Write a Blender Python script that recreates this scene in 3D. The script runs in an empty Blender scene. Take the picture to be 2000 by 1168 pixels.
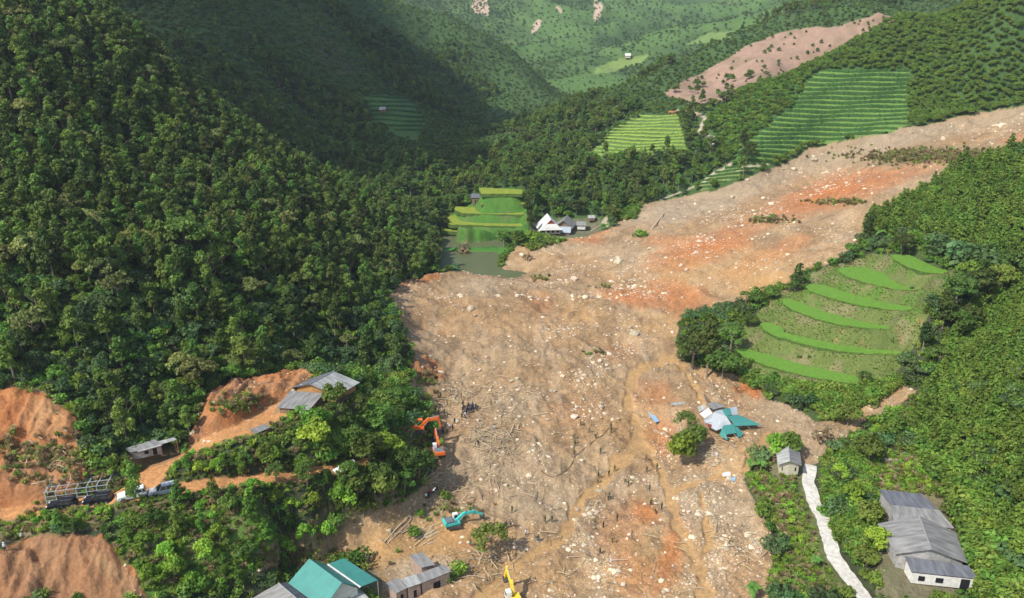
import bpy, math, random
import numpy as np
from mathutils import Vector, Matrix
R = math.radians
random.seed(7)
rng = np.random.default_rng(7)
SC = bpy.context.scene
COL = SC.collection

# ------------------------------------------------------------ camera
FPX, PITCH, CAMZ = 1500.0, R(20), 90.0
cam_d = bpy.data.cameras.new('camera'); cam = bpy.data.objects.new('camera', cam_d); COL.objects.link(cam)
cam.location = (0, 0, CAMZ); cam.rotation_euler = (R(90) - PITCH, 0, 0)
cam_d.sensor_width = 36; cam_d.lens = 36 * FPX / 2000; cam_d.clip_start = 0.5; cam_d.clip_end = 9000
SC.camera = cam
# ------------------------------------------------------------ light
SUN_EL = R(48); LH = Vector((0.80, 0.60, 0)).normalized()
Ldir = Vector((LH.x * math.cos(SUN_EL), LH.y * math.cos(SUN_EL), -math.sin(SUN_EL)))
w = bpy.data.worlds.new('World'); SC.world = w; w.use_nodes = True
nt = w.node_tree; bg = nt.nodes['Background']
sky = nt.nodes.new('ShaderNodeTexSky'); sky.sky_type = 'NISHITA'; sky.sun_disc = False
sky.sun_elevation = SUN_EL; sky.sun_rotation = math.atan2(-LH.x, -LH.y) % (2 * math.pi)
sky.air_density = 1.2; sky.dust_density = 1.5
nt.links.new(sky.outputs[0], bg.inputs[0]); bg.inputs[1].default_value = 0.15
sd = bpy.data.lights.new('sun', 'SUN'); sd.energy = 4.4; sd.angle = R(0.55); sd.color = (1.0, 0.955, 0.88)
so = bpy.data.objects.new('sun', sd); COL.objects.link(so); so.rotation_euler = Ldir.to_track_quat('-Z', 'Y').to_euler()
so.location = (-200, -150, 300)
SC.view_settings.view_transform = 'Standard'; SC.view_settings.look = 'None'
SC.view_settings.exposure = 0.28; SC.view_settings.gamma = 1; SC.view_settings.use_curve_mapping = False
SC.render.engine = 'CYCLES'
cy = SC.cycles; cy.max_bounces = 4; cy.diffuse_bounces = 3; cy.glossy_bounces = 2; cy.transmission_bounces = 2; cy.volume_bounces = 0
cy.use_adaptive_sampling = True; cy.adaptive_threshold = 0.02

# ------------------------------------------------------------ picture <-> place
CP, SP = math.cos(PITCH), math.sin(PITCH)
def ray(u, v):
    """through a point of the photograph: X/Y and the slope dz/dY of the line of sight"""
    t = (584 - v) / FPX; c = CP + t * SP
    return (u - 1000) / FPX / c, (-SP + t * CP) / c
def project(X, Y, Z):
    dz = Z - CAMZ
    dep = Y * CP - dz * SP
    up = Y * SP + dz * CP
    return 1000 + FPX * X / dep, 584 - FPX * up / dep, dep

# ------------------------------------------------------------ noise
def _hash(ix, iy, seed):
    h = (ix.astype(np.int64) * 374761393 + iy.astype(np.int64) * 668265263 + seed * 2147483647) & 0xffffffff
    h = ((h ^ (h >> 13)) * 1274126177) & 0xffffffff
    h = h ^ (h >> 16)
    return (h & 0xffffff).astype(np.float64) / 0xffffff
def vnoise(x, y, s, seed=0):
    x = np.asarray(x, float) / s + 1000.37; y = np.asarray(y, float) / s + 1000.71
    ix = np.floor(x); iy = np.floor(y); fx = x - ix; fy = y - iy
    fx = fx * fx * (3 - 2 * fx); fy = fy * fy * (3 - 2 * fy)
    a = _hash(ix, iy, seed); b = _hash(ix + 1, iy, seed); c = _hash(ix, iy + 1, seed); d = _hash(ix + 1, iy + 1, seed)
    return ((a * (1 - fx) + b * fx) * (1 - fy) + (c * (1 - fx) + d * fx) * fy) * 2 - 1
def fbm(x, y, s, octv=4, seed=0, gain=0.5):
    r = 0; amp = 1; tot = 0
    for k in range(octv):
        ca, sa = math.cos(k * 1.1), math.sin(k * 1.1)
        r = r + amp * vnoise(x * ca - y * sa, x * sa + y * ca, s, seed + k * 13); tot += amp; amp *= gain; s /= 2.03
    return r / tot
def sstep(a, b, x):
    t = np.clip((x - a) / (b - a), 0, 1); return t * t * (3 - 2 * t)

# ------------------------------------------------------------ terrain: heights at points of the place
PZ = [  # u, v, height
(700,1168,-4),(850,1168,-4.5),(1000,1168,-5),(1300,1168,-4.5),(1480,1168,-4),(1100,1050,-4.5),(1300,1000,-3.5),(950,1080,-4),(1000,900,-1),(1200,900,-3.5),(1400,950,-2.5),(1420,1060,-3),
(900,850,0),(900,780,2),(1100,800,1),(1230,800,-1.5),(1450,850,0),(1450,800,0),(1560,830,1),(850,700,5),(1000,700,4.5),(1200,720,1),(1260,700,1.5),(1350,740,1),(810,620,7),(900,620,6.5),(1000,620,6),(1200,610,5),(1300,650,4),
(880,548,6.5),(950,545,6.3),(1010,552,6.3),(1100,560,6),(1200,530,7.5),(1300,560,8),(1420,600,7),(1060,520,5),(1100,480,6.5),(1000,505,4),(1060,560,5.5),
(900,515,1),(950,527,1.4),(900,497,1),(870,510,1),(920,462,1),(980,470,1.8),(870,465,1),(960,500,1.5),(1015,535,2),
(1200,470,9),(1300,430,14),(1400,500,14),(1500,520,15),(1200,430,9),(1300,400,14),(1400,370,19),(1600,430,24),(1500,340,24),(1650,300,31),(1700,380,32),(1800,330,37),(1850,260,42),(2000,220,51),(1950,290,48),(2050,250,54),
(2000,330,44),(2050,380,42),(1900,390,37),(1750,450,26),(2000,450,32),(1850,500,26),(1700,510,21),(2050,560,27),
(1550,725,5),(1480,690,4),(1650,745,5),(1740,720,8),(1600,670,9.5),(1500,650,8),(1640,628,13),(1740,680,12),(1540,600,12),(1680,585,17),(1780,640,15),(1590,570,15),(1700,545,20.5),(1650,530,19),(1790,515,24),(1740,500,24),(1800,560,21),(1850,560,24),
(1440,650,5),(1390,735,2),(1500,770,2),(1600,800,2),(1680,780,3),(1750,760,5),(1860,680,13),(1990,600,20),(1700,800,3),(1630,850,1),(1700,830,2),
(1900,700,15),(2000,750,22),(2080,850,20),(1850,780,9.5),(1950,850,15),(2000,950,15),(2060,1100,11),(1920,960,8),(1900,870,10),(1800,880,4),(1750,830,4.5),(1850,1000,3),(1700,930,1),(1760,1020,1),(1850,1100,1),(1900,1168,-1),(1750,1168,-3),(1960,1100,6),
(1590,930,0),(1620,1000,-1),(1640,1080,-2),(1670,1168,-4),(1520,950,-.5),(1540,1020,-2),(1550,1120,-3.5),(1540,900,.5),
(620,1168,-4),(500,1168,-1.5),(560,1100,-3),(750,1080,-3.5),(850,1000,-2.5),(790,1000,-2),(860,930,-.5),(840,860,1.5),(800,800,4),(700,1030,-1),(640,1060,-2.5),
(0,1010,10),(100,988,11),(200,975,11.5),(320,962,12),(400,948,12),(500,938,11.5),(600,925,10),(700,912,8),(790,895,4.5),
(300,930,12.5),(310,905,13),(400,870,14),(500,822,15),(560,795,15.5),(650,780,14.5),(620,740,16.5),(720,780,10.5),(760,740,8.5),(560,870,11.5),(680,850,8),
(300,1050,8.3),(450,1050,6.3),(420,1120,3),(330,1168,2),(600,1000,5),(680,970,5),(760,940,3.5),(520,1000,7.5),(400,1000,9.5),(200,1030,9.7),
(0,1060,9.3),(80,1035,9.5),(0,1080,9),(40,1120,6.5),(150,1100,7.3),(250,1150,4.3),(-50,1168,4.2),(150,1168,3.3),(0,1168,4),(-60,1060,9.5),
(900,440,8),(1000,440,9),(1090,452,7),(1150,445,8.5),(860,430,8),
]
PY = [  # u, v, distance along Y
(100,870,122),(30,800,128),(180,830,125),(50,720,134),(0,600,147),(0,400,170),(0,200,198),(0,0,234),(-120,300,185),(-120,700,135),(-100,0,225),
(250,780,135),(250,700,143),(420,760,145),(480,740,150),(200,600,151),(200,400,182),(200,200,222),(100,100,222),(400,600,163),(400,450,192),(400,300,232),(600,600,186),(600,450,222),(700,550,215),(500,500,190),(300,150,250),(540,720,158),
(720,400,275),(790,450,270),(600,330,280),(480,255,275),(370,165,270),(300,105,262),(200,30,252),(650,500,222),(760,500,250),(600,680,175),(700,640,186),(745,580,212),(790,535,245),(845,510,262),(700,700,178),(780,715,172),
(900,350,385),(850,320,390),(700,250,450),(600,150,480),(500,50,480),(400,50,430),(800,200,520),(900,280,460),(760,290,420),(650,60,540),(550,0,540),(820,370,345),
(1000,230,600),(950,150,680),(850,60,700),(1085,182,720),(750,100,600),(900,220,570),(700,-30,640),(1040,130,730),(960,68,750),(900,30,740),(1030,200,640),
(1000,100,1150),(1100,50,1300),(1000,0,1350),(1200,0,1500),(1200,100,1100),(1150,150,900),(1300,60,1250),(1400,0,1500),(1250,130,950),(1350,80,1000),(1500,0,1400),(1100,120,1000),(1300,20,1450),(1050,60,1300),
(1650,0,650),(1550,15,640),(1450,60,610),(1380,90,595),(1300,130,560),(1200,175,530),(1100,220,500),(1000,260,480),(1400,170,525),(1550,100,545),(1700,40,560),(1310,200,485),(1150,270,440),(1050,300,410),(1480,150,500),(1340,195,480),
(1250,220,440),(1250,300,390),(1150,300,385),(1340,290,380),(1310,225,430),(1250,345,362),(1150,370,345),(1050,370,350),(1000,340,370),(950,370,352),(950,400,332),(950,430,320),(1340,340,360),(1420,320,352),(1380,250,400),
(1400,215,420),(1480,170,428),(1570,128,432),(1660,80,440),(1750,25,450),(2000,-40,400),(1600,230,390),(1500,290,366),(1400,300,375),(1750,200,390),(1850,100,405),(1950,180,372),(2060,100,380),(1480,320,352),(1700,260,360),
]
PW = [  # X, Y, Z : behind crests, and outside the picture
(-60,330,22),(-110,340,35),(-150,345,48),(-190,340,62),(-90,380,22),(-260,330,90),(-60,300,24),
(-20,850,30),(-60,860,55),(20,820,25),(-150,850,90),(60,640,28),(150,680,50),(230,720,70),(100,620,38),
(170,480,45),(210,490,58),(290,520,75),(360,480,95),
(-60,560,40),
(0,60,-6),(60,60,-5),(-60,60,0),(120,60,4),(-120,70,14),(0,85,-5),(-100,90,5),(100,85,2),(170,100,32),(-130,100,16),
(0,2600,330),(-900,2600,360),(900,2600,340),(-1500,1500,320),(1500,1500,300),(-700,900,270),(700,900,220),(450,500,130),(-450,450,180),(0,2000,240),(-500,1500,240),(500,1500,190),
]
def warp(X, Y): return np.stack([X / Y * 1.6, np.log(Y / 100.0)], -1)
pts = []
for u, v, z in PZ:
    a, s = ray(u, v); Y = (z - CAMZ) / s; pts.append((a * Y, Y, z))
for u, v, Y in PY:
    a, s = ray(u, v); pts.append((a * Y, Y, CAMZ + s * Y))
pts += PW
P = np.array(pts, float)
Q = warp(P[:, 0], P[:, 1]); ZS = P[:, 1]   # heights relative to distance keep the fit even
def _phi(d2): return 0.5 * d2 * np.log(d2 + 1e-12)
n = len(P)
d2 = ((Q[:, None] - Q[None]) ** 2).sum(-1)
K = _phi(d2) + np.eye(n) * 2e-5
A = np.zeros((n + 3, n + 3)); A[:n, :n] = K; A[:n, n] = 1; A[:n, n + 1:] = Q; A[n, :n] = 1; A[n + 1:, :n] = Q.T
rhs = np.zeros(n + 3); rhs[:n] = (P[:, 2] - 0) / P[:, 1]
sol = np.linalg.solve(A, rhs)
def tps(X, Y):
    q = warp(X, Y); out = np.empty(len(q))
    for i in range(0, len(q), 20000):
        c = q[i:i + 20000]
        d = ((c[:, None] - Q[None]) ** 2).sum(-1)
        out[i:i + 20000] = _phi(d) @ sol[:n] + sol[n] + c @ sol[n + 1:]
    return out * Y
# coarse fit, then a fine grid in (X/Y, log Y)
NA, NB = 1000, 1000
A0, A1, B0, B1 = -0.92, 0.92, math.log(62 / 100), math.log(2700 / 100)
ca = np.linspace(A0, A1, 170); cb = np.linspace(B0, B1, 170)
CA, CB = np.meshgrid(ca, cb); CY = 100 * np.exp(CB); CX = CA * CY
CZ = tps(CX.ravel(), CY.ravel()).reshape(CX.shape) / CY
def bil(G, a, b, a0, a1, b0, b1):
    ny, nx = G.shape
    fa = np.clip((a - a0) / (a1 - a0) * (nx - 1), 0, nx - 1.001); fb = np.clip((b - b0) / (b1 - b0) * (ny - 1), 0, ny - 1.001)
    ia = fa.astype(int); ib = fb.astype(int); ra = fa - ia; rb = fb - ib
    return (G[ib, ia] * (1 - ra) + G[ib, ia + 1] * ra) * (1 - rb) + (G[ib + 1, ia] * (1 - ra) + G[ib + 1, ia + 1] * ra) * rb
ga = np.linspace(A0, A1, NA)
# rows: closer together near the camera
gb_ = np.linspace(B0, B1, NB)
GA, GB = np.meshgrid(ga, gb_)
GY = 100 * np.exp(GB); GX = GA * GY
GZ = bil(CZ, GA, GB, A0, A1, B0, B1) * GY
# ------------------------------------------------------------ regions of the ground, traced as outlines and laid on the terrain
def inpoly(u, v, poly):
    poly = np.asarray(poly, float); n = len(poly); r = np.zeros(u.shape, bool); j = n - 1
    for i in range(n):
        xi, yi = poly[i]; xj, yj = poly[j]
        c = ((yi > v) != (yj > v))
        r ^= c & (u < (xj - xi) * (v - yi) / (yj - yi + 1e-12) + xi)
        j = i
    return r
def box3(M, k):
    for ax in (0, 1):
        C = np.cumsum(np.pad(M, [(k + 1, k) if i == ax else (0, 0) for i in (0, 1)], mode='edge'), axis=ax)
        n_ = M.shape[ax]
        M = (np.take(C, np.arange(2 * k + 1, 2 * k + 1 + n_), axis=ax) - np.take(C, np.arange(0, n_), axis=ax)) / (2 * k + 1)
    return M
def blur(M, k):
    return box3(box3(M.astype(float), k), k)
GU, GV, GD = project(GX, GY, GZ)
_n1 = fbm(GX, GY, 9, 4, 3); _n2 = fbm(GX, GY, 9, 4, 4)
_am = np.clip(1500 / GY, 2, 9)
PU, PV = GU + _n1 * _am * 1.6, GV + _n2 * _am
def reg(poly, y0=0, y1=1e9, raw=False):
    m = inpoly(GU if raw else PU, GV if raw else PV, poly)
    return m & (GY > y0) & (GY < y1)
def ell(u, v, ru, rv, ang=0, y0=0, y1=1e9):
    c, s = math.cos(R(ang)), math.sin(R(ang)); du, dv = GU - u, GV - v
    x = (du * c + dv * s) / ru; y = (-du * s + dv * c) / rv
    return np.clip(1.25 - np.sqrt(x * x + y * y), 0, 1) ** .7 * ((GY > y0) & (GY < y1))
DEBRIS = [(985,505),(1010,480),(1060,466),(1135,462),(1200,437),(1230,405),(1280,392),(1340,378),(1400,372),(1490,332),(1540,318),(1580,286),(1650,275),(1700,264),(1800,242),(1900,217),(2040,190),
 (2040,275),(1990,286),(1950,300),(1890,320),(1840,350),(1800,372),(1750,395),(1710,415),(1685,450),(1670,480),(1640,510),(1580,530),(1540,560),(1480,575),(1430,605),(1340,620),(1320,660),(1330,700),(1400,730),(1440,735),(1500,780),(1590,825),(1650,815),(1720,775),(1765,745),(1790,760),(1740,800),(1680,840),(1640,860),(1600,905),
 (1570,915),(1520,905),(1480,900),(1455,940),(1480,1000),(1520,1060),(1500,1120),(1485,1420),(740,1420),(740,1140),(690,1100),(560,1110),(500,1120),(560,1085),(640,1050),(720,1010),(790,990),(830,950),(862,900),(850,840),(805,790),(795,750),(815,730),(805,690),(780,640),(765,600),(762,560),(800,545),(860,530),(935,534),(1015,542),(980,525)]
POND1 = [(850,492),(985,492),(975,505),(968,520),(985,527),(1020,538),(1010,543),(940,535),(860,525)]
POND2 = [(850,452),(985,458),(990,466),(975,480),(850,478)]
M_deb = reg(DEBRIS, 0, 420)
M_p1 = reg(POND1, 240, 340, True); M_p2 = reg(POND2, 240, 360, True)
M_pond = M_p1 | M_p2
ROADS = {  # centre line, half width in metres
 'dirt_road': ([(-60,1012),(0,1008),(60,1000),(100,992),(200,976),(290,962),(345,955),(400,948),(500,938),(600,926),(700,912),(790,895),(850,880)], 2.0),
 'farm_track': ([(270,960),(285,935),(310,903),(345,884),(385,870),(430,857),(480,842),(530,812),(560,795),(590,790)], 3.2),
}
def seg_dist(X, Y, line):
    d = np.full(X.shape, 1e9)
    for (x0, y0), (x1, y1) in zip(line[:-1], line[1:]):
        dx, dy = x1 - x0, y1 - y0
        t = np.clip(((X - x0) * dx + (Y - y0) * dy) / (dx * dx + dy * dy + 1e-9), 0, 1)
        d = np.minimum(d, np.hypot(X - x0 - t * dx, Y - y0 - t * dy))
    return d
def ground_hit(u, v, ymin=0, G=None):
    """where the line of sight through (u, v) meets the terrain"""
    G = GZ if G is None else G
    a, s = ray(u, v)
    fa = (a - A0) / (A1 - A0) * (NA - 1); ia = int(min(max(fa, 0), NA - 2)); r = fa - ia
    colz = G[:, ia] * (1 - r) + G[:, ia + 1] * r; yy = GY[:, 0]
    dz = CAMZ + s * yy - colz
    ok = np.nonzero((dz <= 0) & (yy > max(ymin, 75)))[0]
    if not len(ok): k = len(yy) - 1; Y = yy[k]
    else:
        k = max(ok[0], 1); t = dz[k - 1] / (dz[k - 1] - dz[k] + 1e-9); t = min(max(t, 0), 1); Y = yy[k - 1] * (1 - t) + yy[k] * t
    return a * Y, Y, CAMZ + s * Y
def H(X, Y, G=None):
    X = np.asarray(X, float); Y = np.asarray(Y, float)
    return bil(GZ if G is None else G, X / Y, np.log(Y / 100), A0, A1, B0, B1)
GZ0 = GZ.copy()
# bank along the left and lower edge of the slide
Mb = blur(M_deb, 4)
GZ = GZ + 1.5 * (1 - Mb) * sstep(0.0, -0.12, GX / GY) * (GY < 330) * sstep(90, 130, GY)
# slide surface: lobes, hummocks, clods
Ms = blur(M_deb, 3)
rough = 1 - .75 * sstep(0, 1, blur(ell(780, 1080, 130, 50) > 0, 10))
lob = 1 - np.abs(fbm(GX + 2 * GY * .3, GY, 22, 3, 11)) * 2
GZ = GZ + Ms * rough * (GY < 420) * (1.1 * (lob - .6) + 1.0 * fbm(GX, GY, 9, 3, 12) + .7 * fbm(GX, GY, 2.6, 3, 15) + .42 * np.maximum(fbm(GX, GY, .9, 2, 16), -.1))
rdg = .45 - np.abs(fbm(GX, GY, 240, 4, 23)) * 2.2
GZ = GZ + (1 - Ms) * (.7 * fbm(GX, GY, 11, 4, 21) + np.clip(GY - 300, 0, 300) / 300 * 5 * (fbm(GX, GY, 60, 4, 22) + 1.1 * (.5 - np.abs(fbm(GX, GY, 85, 3, 24)) * 2)) + np.clip(GY - 720, 0, 400) / 400 * 26 * rdg)
# gullied cut faces of bare red earth
CUTS = [[(20,745),(60,750),(110,775),(150,800),(165,880),(150,935),(90,965),(0,1000),(-60,1000),(-60,820)],
        [(380,780),(430,745),(500,722),(560,712),(600,715),(600,745),(545,800),(480,830),(400,862),(370,850)],
        [(-60,1100),(0,1085),(80,1050),(150,1047),(200,1065),(240,1110),(290,1180),(-60,1180)],
        [(795,700),(850,712),(862,740),(830,752),(790,738)],
        [(770,540),(850,530),(850,548),(790,565)],
        [(1430,735),(1490,765),(1490,785),(1440,760)]]
M_cut = np.zeros(GX.shape, bool)
_n3, _n4 = fbm(GX, GY, 3.5, 3, 35), fbm(GX, GY, 3.5, 3, 36)
for c_ in CUTS: M_cut |= inpoly(PU + 26 * _n3, PV + 20 * _n4, c_) & (GY < 260)
Mc = blur(M_cut, 2)
GZ = GZ + Mc * (1.0 * (1 - 2 * np.abs(fbm(GX, GY * .3, 2.6, 3, 31))) + 1.1 * fbm(GX, GY, 5, 3, 33) + .65 * fbm(GX, GY, 1.3, 3, 34))
# roads
for nm, (ln, hw) in ROADS.items():
    L3 = [ground_hit(u, v, G=GZ0) for u, v in ln]
    ROADS[nm] = (ln, hw, L3)
    d = seg_dist(GX, GY, [(p[0], p[1]) for p in L3])
    zz = np.array([p[2] for p in L3]); num = 0; den = 0
    for p in L3:
        ww = 1 / ((GX - p[0]) ** 2 + (GY - p[1]) ** 2 + 4) ** 1.5; num = num + ww * p[2]; den = den + ww
    k = 1 - sstep(hw, hw + 2.2, d)
    GZ = GZ * (1 - k) + (num / den + .05 * fbm(GX, GY, 1.5, 2, 5)) * k
# level pads for buildings: outline, height
PADS = [([(1040,462),(1165,460),(1165,442),(1050,440)], 5.8), ([(545,800),(690,792),(700,762),(600,752)], 15.4), ([(560,1175),(760,1175),(780,1110),(600,1110)], -3.6),
        ([(1715,1168),(1910,1168),(1860,980),(1715,960)], 0.6), ([(1510,926),(1570,926),(1570,908),(1510,908)], .5)]
PADZ = []
for poly, z in PADS:
    pw = []
    for u, v in poly:
        a, s = ray(u, v); Y = (z - CAMZ) / s; pw.append((a * Y, Y))
    m = inpoly(GX, GY, pw); k = blur(m, 6); k = np.clip(k * 1.6, 0, 1)
    GZ = GZ * (1 - k) + z * k
# rice terraces of the right hillock: outlines as seen, each at its own height
RICE = [  # outline, height
 ([(1437,684),(1455,683),(1480,690),(1530,702),(1590,718),(1650,733),(1678,740),(1676,752),(1640,748),(1580,738),(1520,723),(1470,706),(1442,694)], 4.6),
 ([(1486,634),(1500,632),(1520,638),(1532,652),(1580,664),(1640,676),(1700,685),(1770,688),(1768,696),(1710,695),(1640,688),(1570,674),(1510,657),(1490,645)], 9.0),
 ([(1527,588),(1540,585),(1560,592),(1600,606),(1650,623),(1700,634),(1748,641),(1745,648),(1700,644),(1640,636),(1590,623),(1545,606),(1530,596)], 12.8),
 ([(1571,560),(1590,556),(1620,562),(1660,576),(1720,592),(1790,604),(1786,611),(1730,606),(1670,596),(1620,583),(1580,570)], 16.0),
 ([(1634,528),(1660,523),(1690,524),(1720,534),(1760,553),(1808,566),(1800,572),(1750,567),(1700,557),(1650,541)], 18.6),
 ([(1740,500),(1775,500),(1800,512),(1825,524),(1858,533),(1850,538),(1810,534),(1770,522),(1745,508)], 23.2),
]
RICE_B = [  # terraces across the river, yellower
 ([(862,444),(1020,452),(1020,461),(862,452)], 3.4), ([(864,420),(900,424),(1020,434),(1020,444),(880,440),(862,432)], 6.0),
 ([(889,405),(1025,411),(1022,421),(905,418),(888,411)], 9.0), ([(935,391),(1030,391),(1028,400),(940,401)], 12.0),
 ([(935,368),(1020,372),(1020,380),(940,380)], 16.0)]
def at_z(poly, z):
    out = []
    for u, v in poly:
        a, s = ray(u, v); Y = (z - CAMZ) / s; out.append((a * Y, Y))
    return out
HILL_A = [(1425,700),(1440,650),(1480,615),(1520,575),(1560,545),(1620,520),(1700,500),(1800,495),(1870,530),(1820,600),(1790,650),(1770,710),(1720,750),(1640,765),(1500,745),(1440,715)]
HILL_B = [(860,480),(862,425),(890,400),(930,385),(940,362),(1025,362),(1035,400),(1030,462),(980,468)]
TERR = []
def terrace(list_, hill, y0, y1):
    """steps cut into the slope: flat inside each outline, a bank between"""
    global GZ
    for poly, z in list_:
        pw = at_z(poly, z)
        ym = np.mean([p[1] for p in pw]); 
        m = inpoly(GX, GY, pw); k = np.clip(blur(m, 3) * 2, 0, 1) * ((GY > y0) & (GY < y1))
        GZ = GZ * (1 - k) + z * k
        TERR.append((pw, z))
terrace(RICE, HILL_A, 150, 250); terrace(RICE_B, HILL_B, 280, 400)
M_pond_z = blur(M_pond, 1)
GZ = np.where(M_pond_z > .02, GZ * (1 - np.clip(M_pond_z * 1.5, 0, 1)) + .2 * np.clip(M_pond_z * 1.5, 0, 1), GZ)
PONDZ = 1.75
bar = (inpoly(GU, GV, [(845,478),(985,480),(990,490),(960,495),(850,493)]) | inpoly(GU, GV, [(986,455),(1100,462),(1100,510),(1000,505),(978,480)])) & (GY > 240) & (GY < 360)
GZ = np.where(bar & ~M_pond, np.maximum(GZ, PONDZ + .6), GZ)

# muddy streams over the slide: a centre line with half widths in metres
STREAMS = [
 [(1345,692,3.0),(1313,701,3.0),(1262,716,2.6),(1238,732,2.2),(1226,760,1.6),(1228,790,1.7),(1240,820,1.8),(1246,850,2.2),(1235,880,3.0),(1205,905,2.2),(1172,947,1.6),(1134,975,1.8),(1112,1020,1.7),(1095,1055,2.0),(1034,1080,2.0),(1000,1105,1.7),(965,1140,2.4),(925,1180,3.4)],
 [(1246,850,2.2),(1270,890,2.0),(1292,925,1.6),(1309,964,1.3),(1318,1014,1.3),(1338,1056,1.6),(1359,1098,1.8),(1375,1140,1.8),(1380,1185,2.2)],
 [(1500,850,2.0),(1475,880,2.2),(1455,915,1.6),(1400,931,1.4),(1345,945,1.2),(1309,964,1.1)],
 [(1370,965,.7),(1380,1014,.8),(1386,1056,.9),(1370,1098,1.1)],
 [(1330,712,1.6),(1350,745,1.0),(1370,780,.9),(1375,800,.7)],
]
M_str = np.zeros(GX.shape)
for st in STREAMS:
    L3 = [ground_hit(u, v) for u, v, _ in st]
    for (p, q, a_, b_) in zip(L3[:-1], L3[1:], st[:-1], st[1:]):
        wd = (a_[2] + b_[2]) / 2 * .66
        d = seg_dist(GX, GY, [(p[0], p[1]), (q[0], q[1])]) + 1.3 * fbm(GX, GY, 3, 3, 41)
        M_str = np.maximum(M_str, 1 - sstep(wd - .35, wd + .35, d))
Gs = blur(GZ, 6)
GZ = GZ * (1 - M_str) + (Gs - .45) * M_str
GU, GV, GD = project(GX, GY, GZ)

# ------------------------------------------------------------ ground colours (the earth's own, plus shade put into the undergrowth base)
C_TAN, C_GREY, C_ORANGE, C_RED, C_MUD = [np.array(c) for c in ((.37,.24,.125), (.335,.25,.155), (.44,.19,.065), (.42,.135,.05), (.40,.255,.115))]
C_UNDER, C_GRASS, C_DRY, C_YEL = [np.array(c) for c in ((.050,.062,.028), (.095,.18,.028), (.235,.185,.105), (.15,.17,.045))]  # undergrowth base: leaf litter, darkened so gaps between bushes read as shade
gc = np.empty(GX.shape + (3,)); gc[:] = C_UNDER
CLS = np.zeros(GX.shape, np.int8)   # 0 shrubs, 1 left forest, 2 right plantation, 3 bare, 4 grass, 5 far woods, 6 no plants, 7 shaded hills, 8 fields
CLS[GY > 300] = 5
def mixc(m, c, k=1.0):
    m = (np.asarray(m, float) * k)[..., None]; gc[:] = gc * (1 - m) + np.asarray(c) * m
nA, nB, nC = fbm(GX, GY, 26, 4, 51), fbm(GX, GY, 7, 4, 52), fbm(GX, GY, 2.2, 3, 53)
FOREST_L = [(-200,-200),(190,-60),(300,80),(480,230),(600,310),(720,370),(800,420),(862,478),(858,520),(780,545),(745,600),(800,690),(790,720),(740,730),(640,720),(590,712),(520,715),(440,735),(370,785),(385,830),(330,862),(240,870),(165,890),(150,800),(90,760),(20,740),(-200,740)]
m = reg(FOREST_L, 100, 330); CLS[m] = 1
m = (GX < -20) & (GX > -420) & (GY > 270) & (GY < 800) & ~M_deb; CLS[m & (CLS == 5)] = 7
PLANT_R = [(2100,270),(2000,290),(1880,325),(1800,375),(1700,425),(1690,450),(1740,455),(1800,440),(1900,480),(1990,500),(2100,520)]
PLANT_R2 = [(2100,590),(1990,612),(1930,650),(1880,700),(1800,765),(1720,850),(1760,850),(1850,850),(1870,900),(1900,960),(1960,1080),(2010,1180),(2100,1180)]
m = reg(PLANT_R, 120, 300) | reg(PLANT_R2, 80, 190) | ((GX / GY > .62) & (GY < 300) & (GY > 80) & ~M_deb); CLS[m] = 2
m = (GX > 120) & (GY > 330) & (GY < 480) & ~M_deb; CLS[m & (CLS == 5)] = 2
# far fields: patchwork of lighter and darker green
far = GY > 420
mixc(GY > 300, (.055,.105,.026))
ff = fbm(GX, GY, 170, 3, 61); f2 = fbm(GX, GY, 60, 3, 62)
mixc(far * sstep(-.1, .25, ff), (.055,.10,.03), .8); mixc(far * sstep(.1, .35, f2) * (GY > 800), (.10,.16,.04), .7)
CLS[(GY > 780) & (rdg + .25 * f2 > -.02)] = 8; mixc((CLS == 8) * sstep(0, .3, rdg), (.085, .16, .038), .8)
# hillock and terraces
mA = reg(HILL_A, 150, 260); CLS[mA] = 10
mixc(mA, (.12,.155,.04)); mixc(mA * sstep(-.05, .35, nB), C_DRY, .6); mixc(mA * sstep(.1, .4, nC + nA * .5), (.085,.17,.025), .8); mixc(mA * sstep(.5, .62, fbm(GX, GY, 2.6, 3, 71)), (.34,.2,.1), .6)
mB = reg(HILL_B, 270, 420, True); CLS[mB] = 6; mixc(mB, (.07,.17,.025)); mixc(mB * sstep(.1, .4, nB), (.12,.15,.05), .7)
# grass bench, river bar
for poly in ([(845,478),(985,480),(1000,492),(960,497),(940,492),(900,505),(870,492),(848,495)],):
    m = reg(poly, 240, 360, True); mixc(m, (.055,.17,.025)); CLS[m] = 6
GRASS = [([(0,1010),(90,998),(190,1000),(200,1040),(80,1045),(-60,1090),(-60,1012)], C_DRY), ([(200,1080),(350,1000),(500,1000),(560,1060),(500,1120),(330,1168),(280,1168)], C_GRASS),
         ([(1455,940),(1490,905),(1570,925),(1600,1000),(1640,1110),(1650,1168),(1490,1168),(1510,1100),(1530,1060)], (.11,.13,.04)),
         ([(1670,900),(1760,880),(1860,900),(1870,960),(1840,1000),(1720,955),(1690,960)], (.19,.17,.085)),
         ([(520,1110),(500,1090),(640,1010),(760,960),(800,985),(700,1030),(640,1060)], (.27,.20,.11)),
         ([(-40,700),(60,705),(150,740),(205,790),(150,805),(90,765),(20,748),(-40,750)], (.24,.19,.12)),
         ([(1690,860),(1760,790),(1800,770),(1790,830)], C_UNDER)]
for poly, c in GRASS:
    m = reg(poly); mixc(m, c, .9); CLS[m & (CLS != 1)] = 4
mixc((CLS == 0) * sstep(.0, .3, nB), C_GRASS, .3); mixc((CLS == 4) * sstep(.1, .4, nC), C_DRY, .5)
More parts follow.
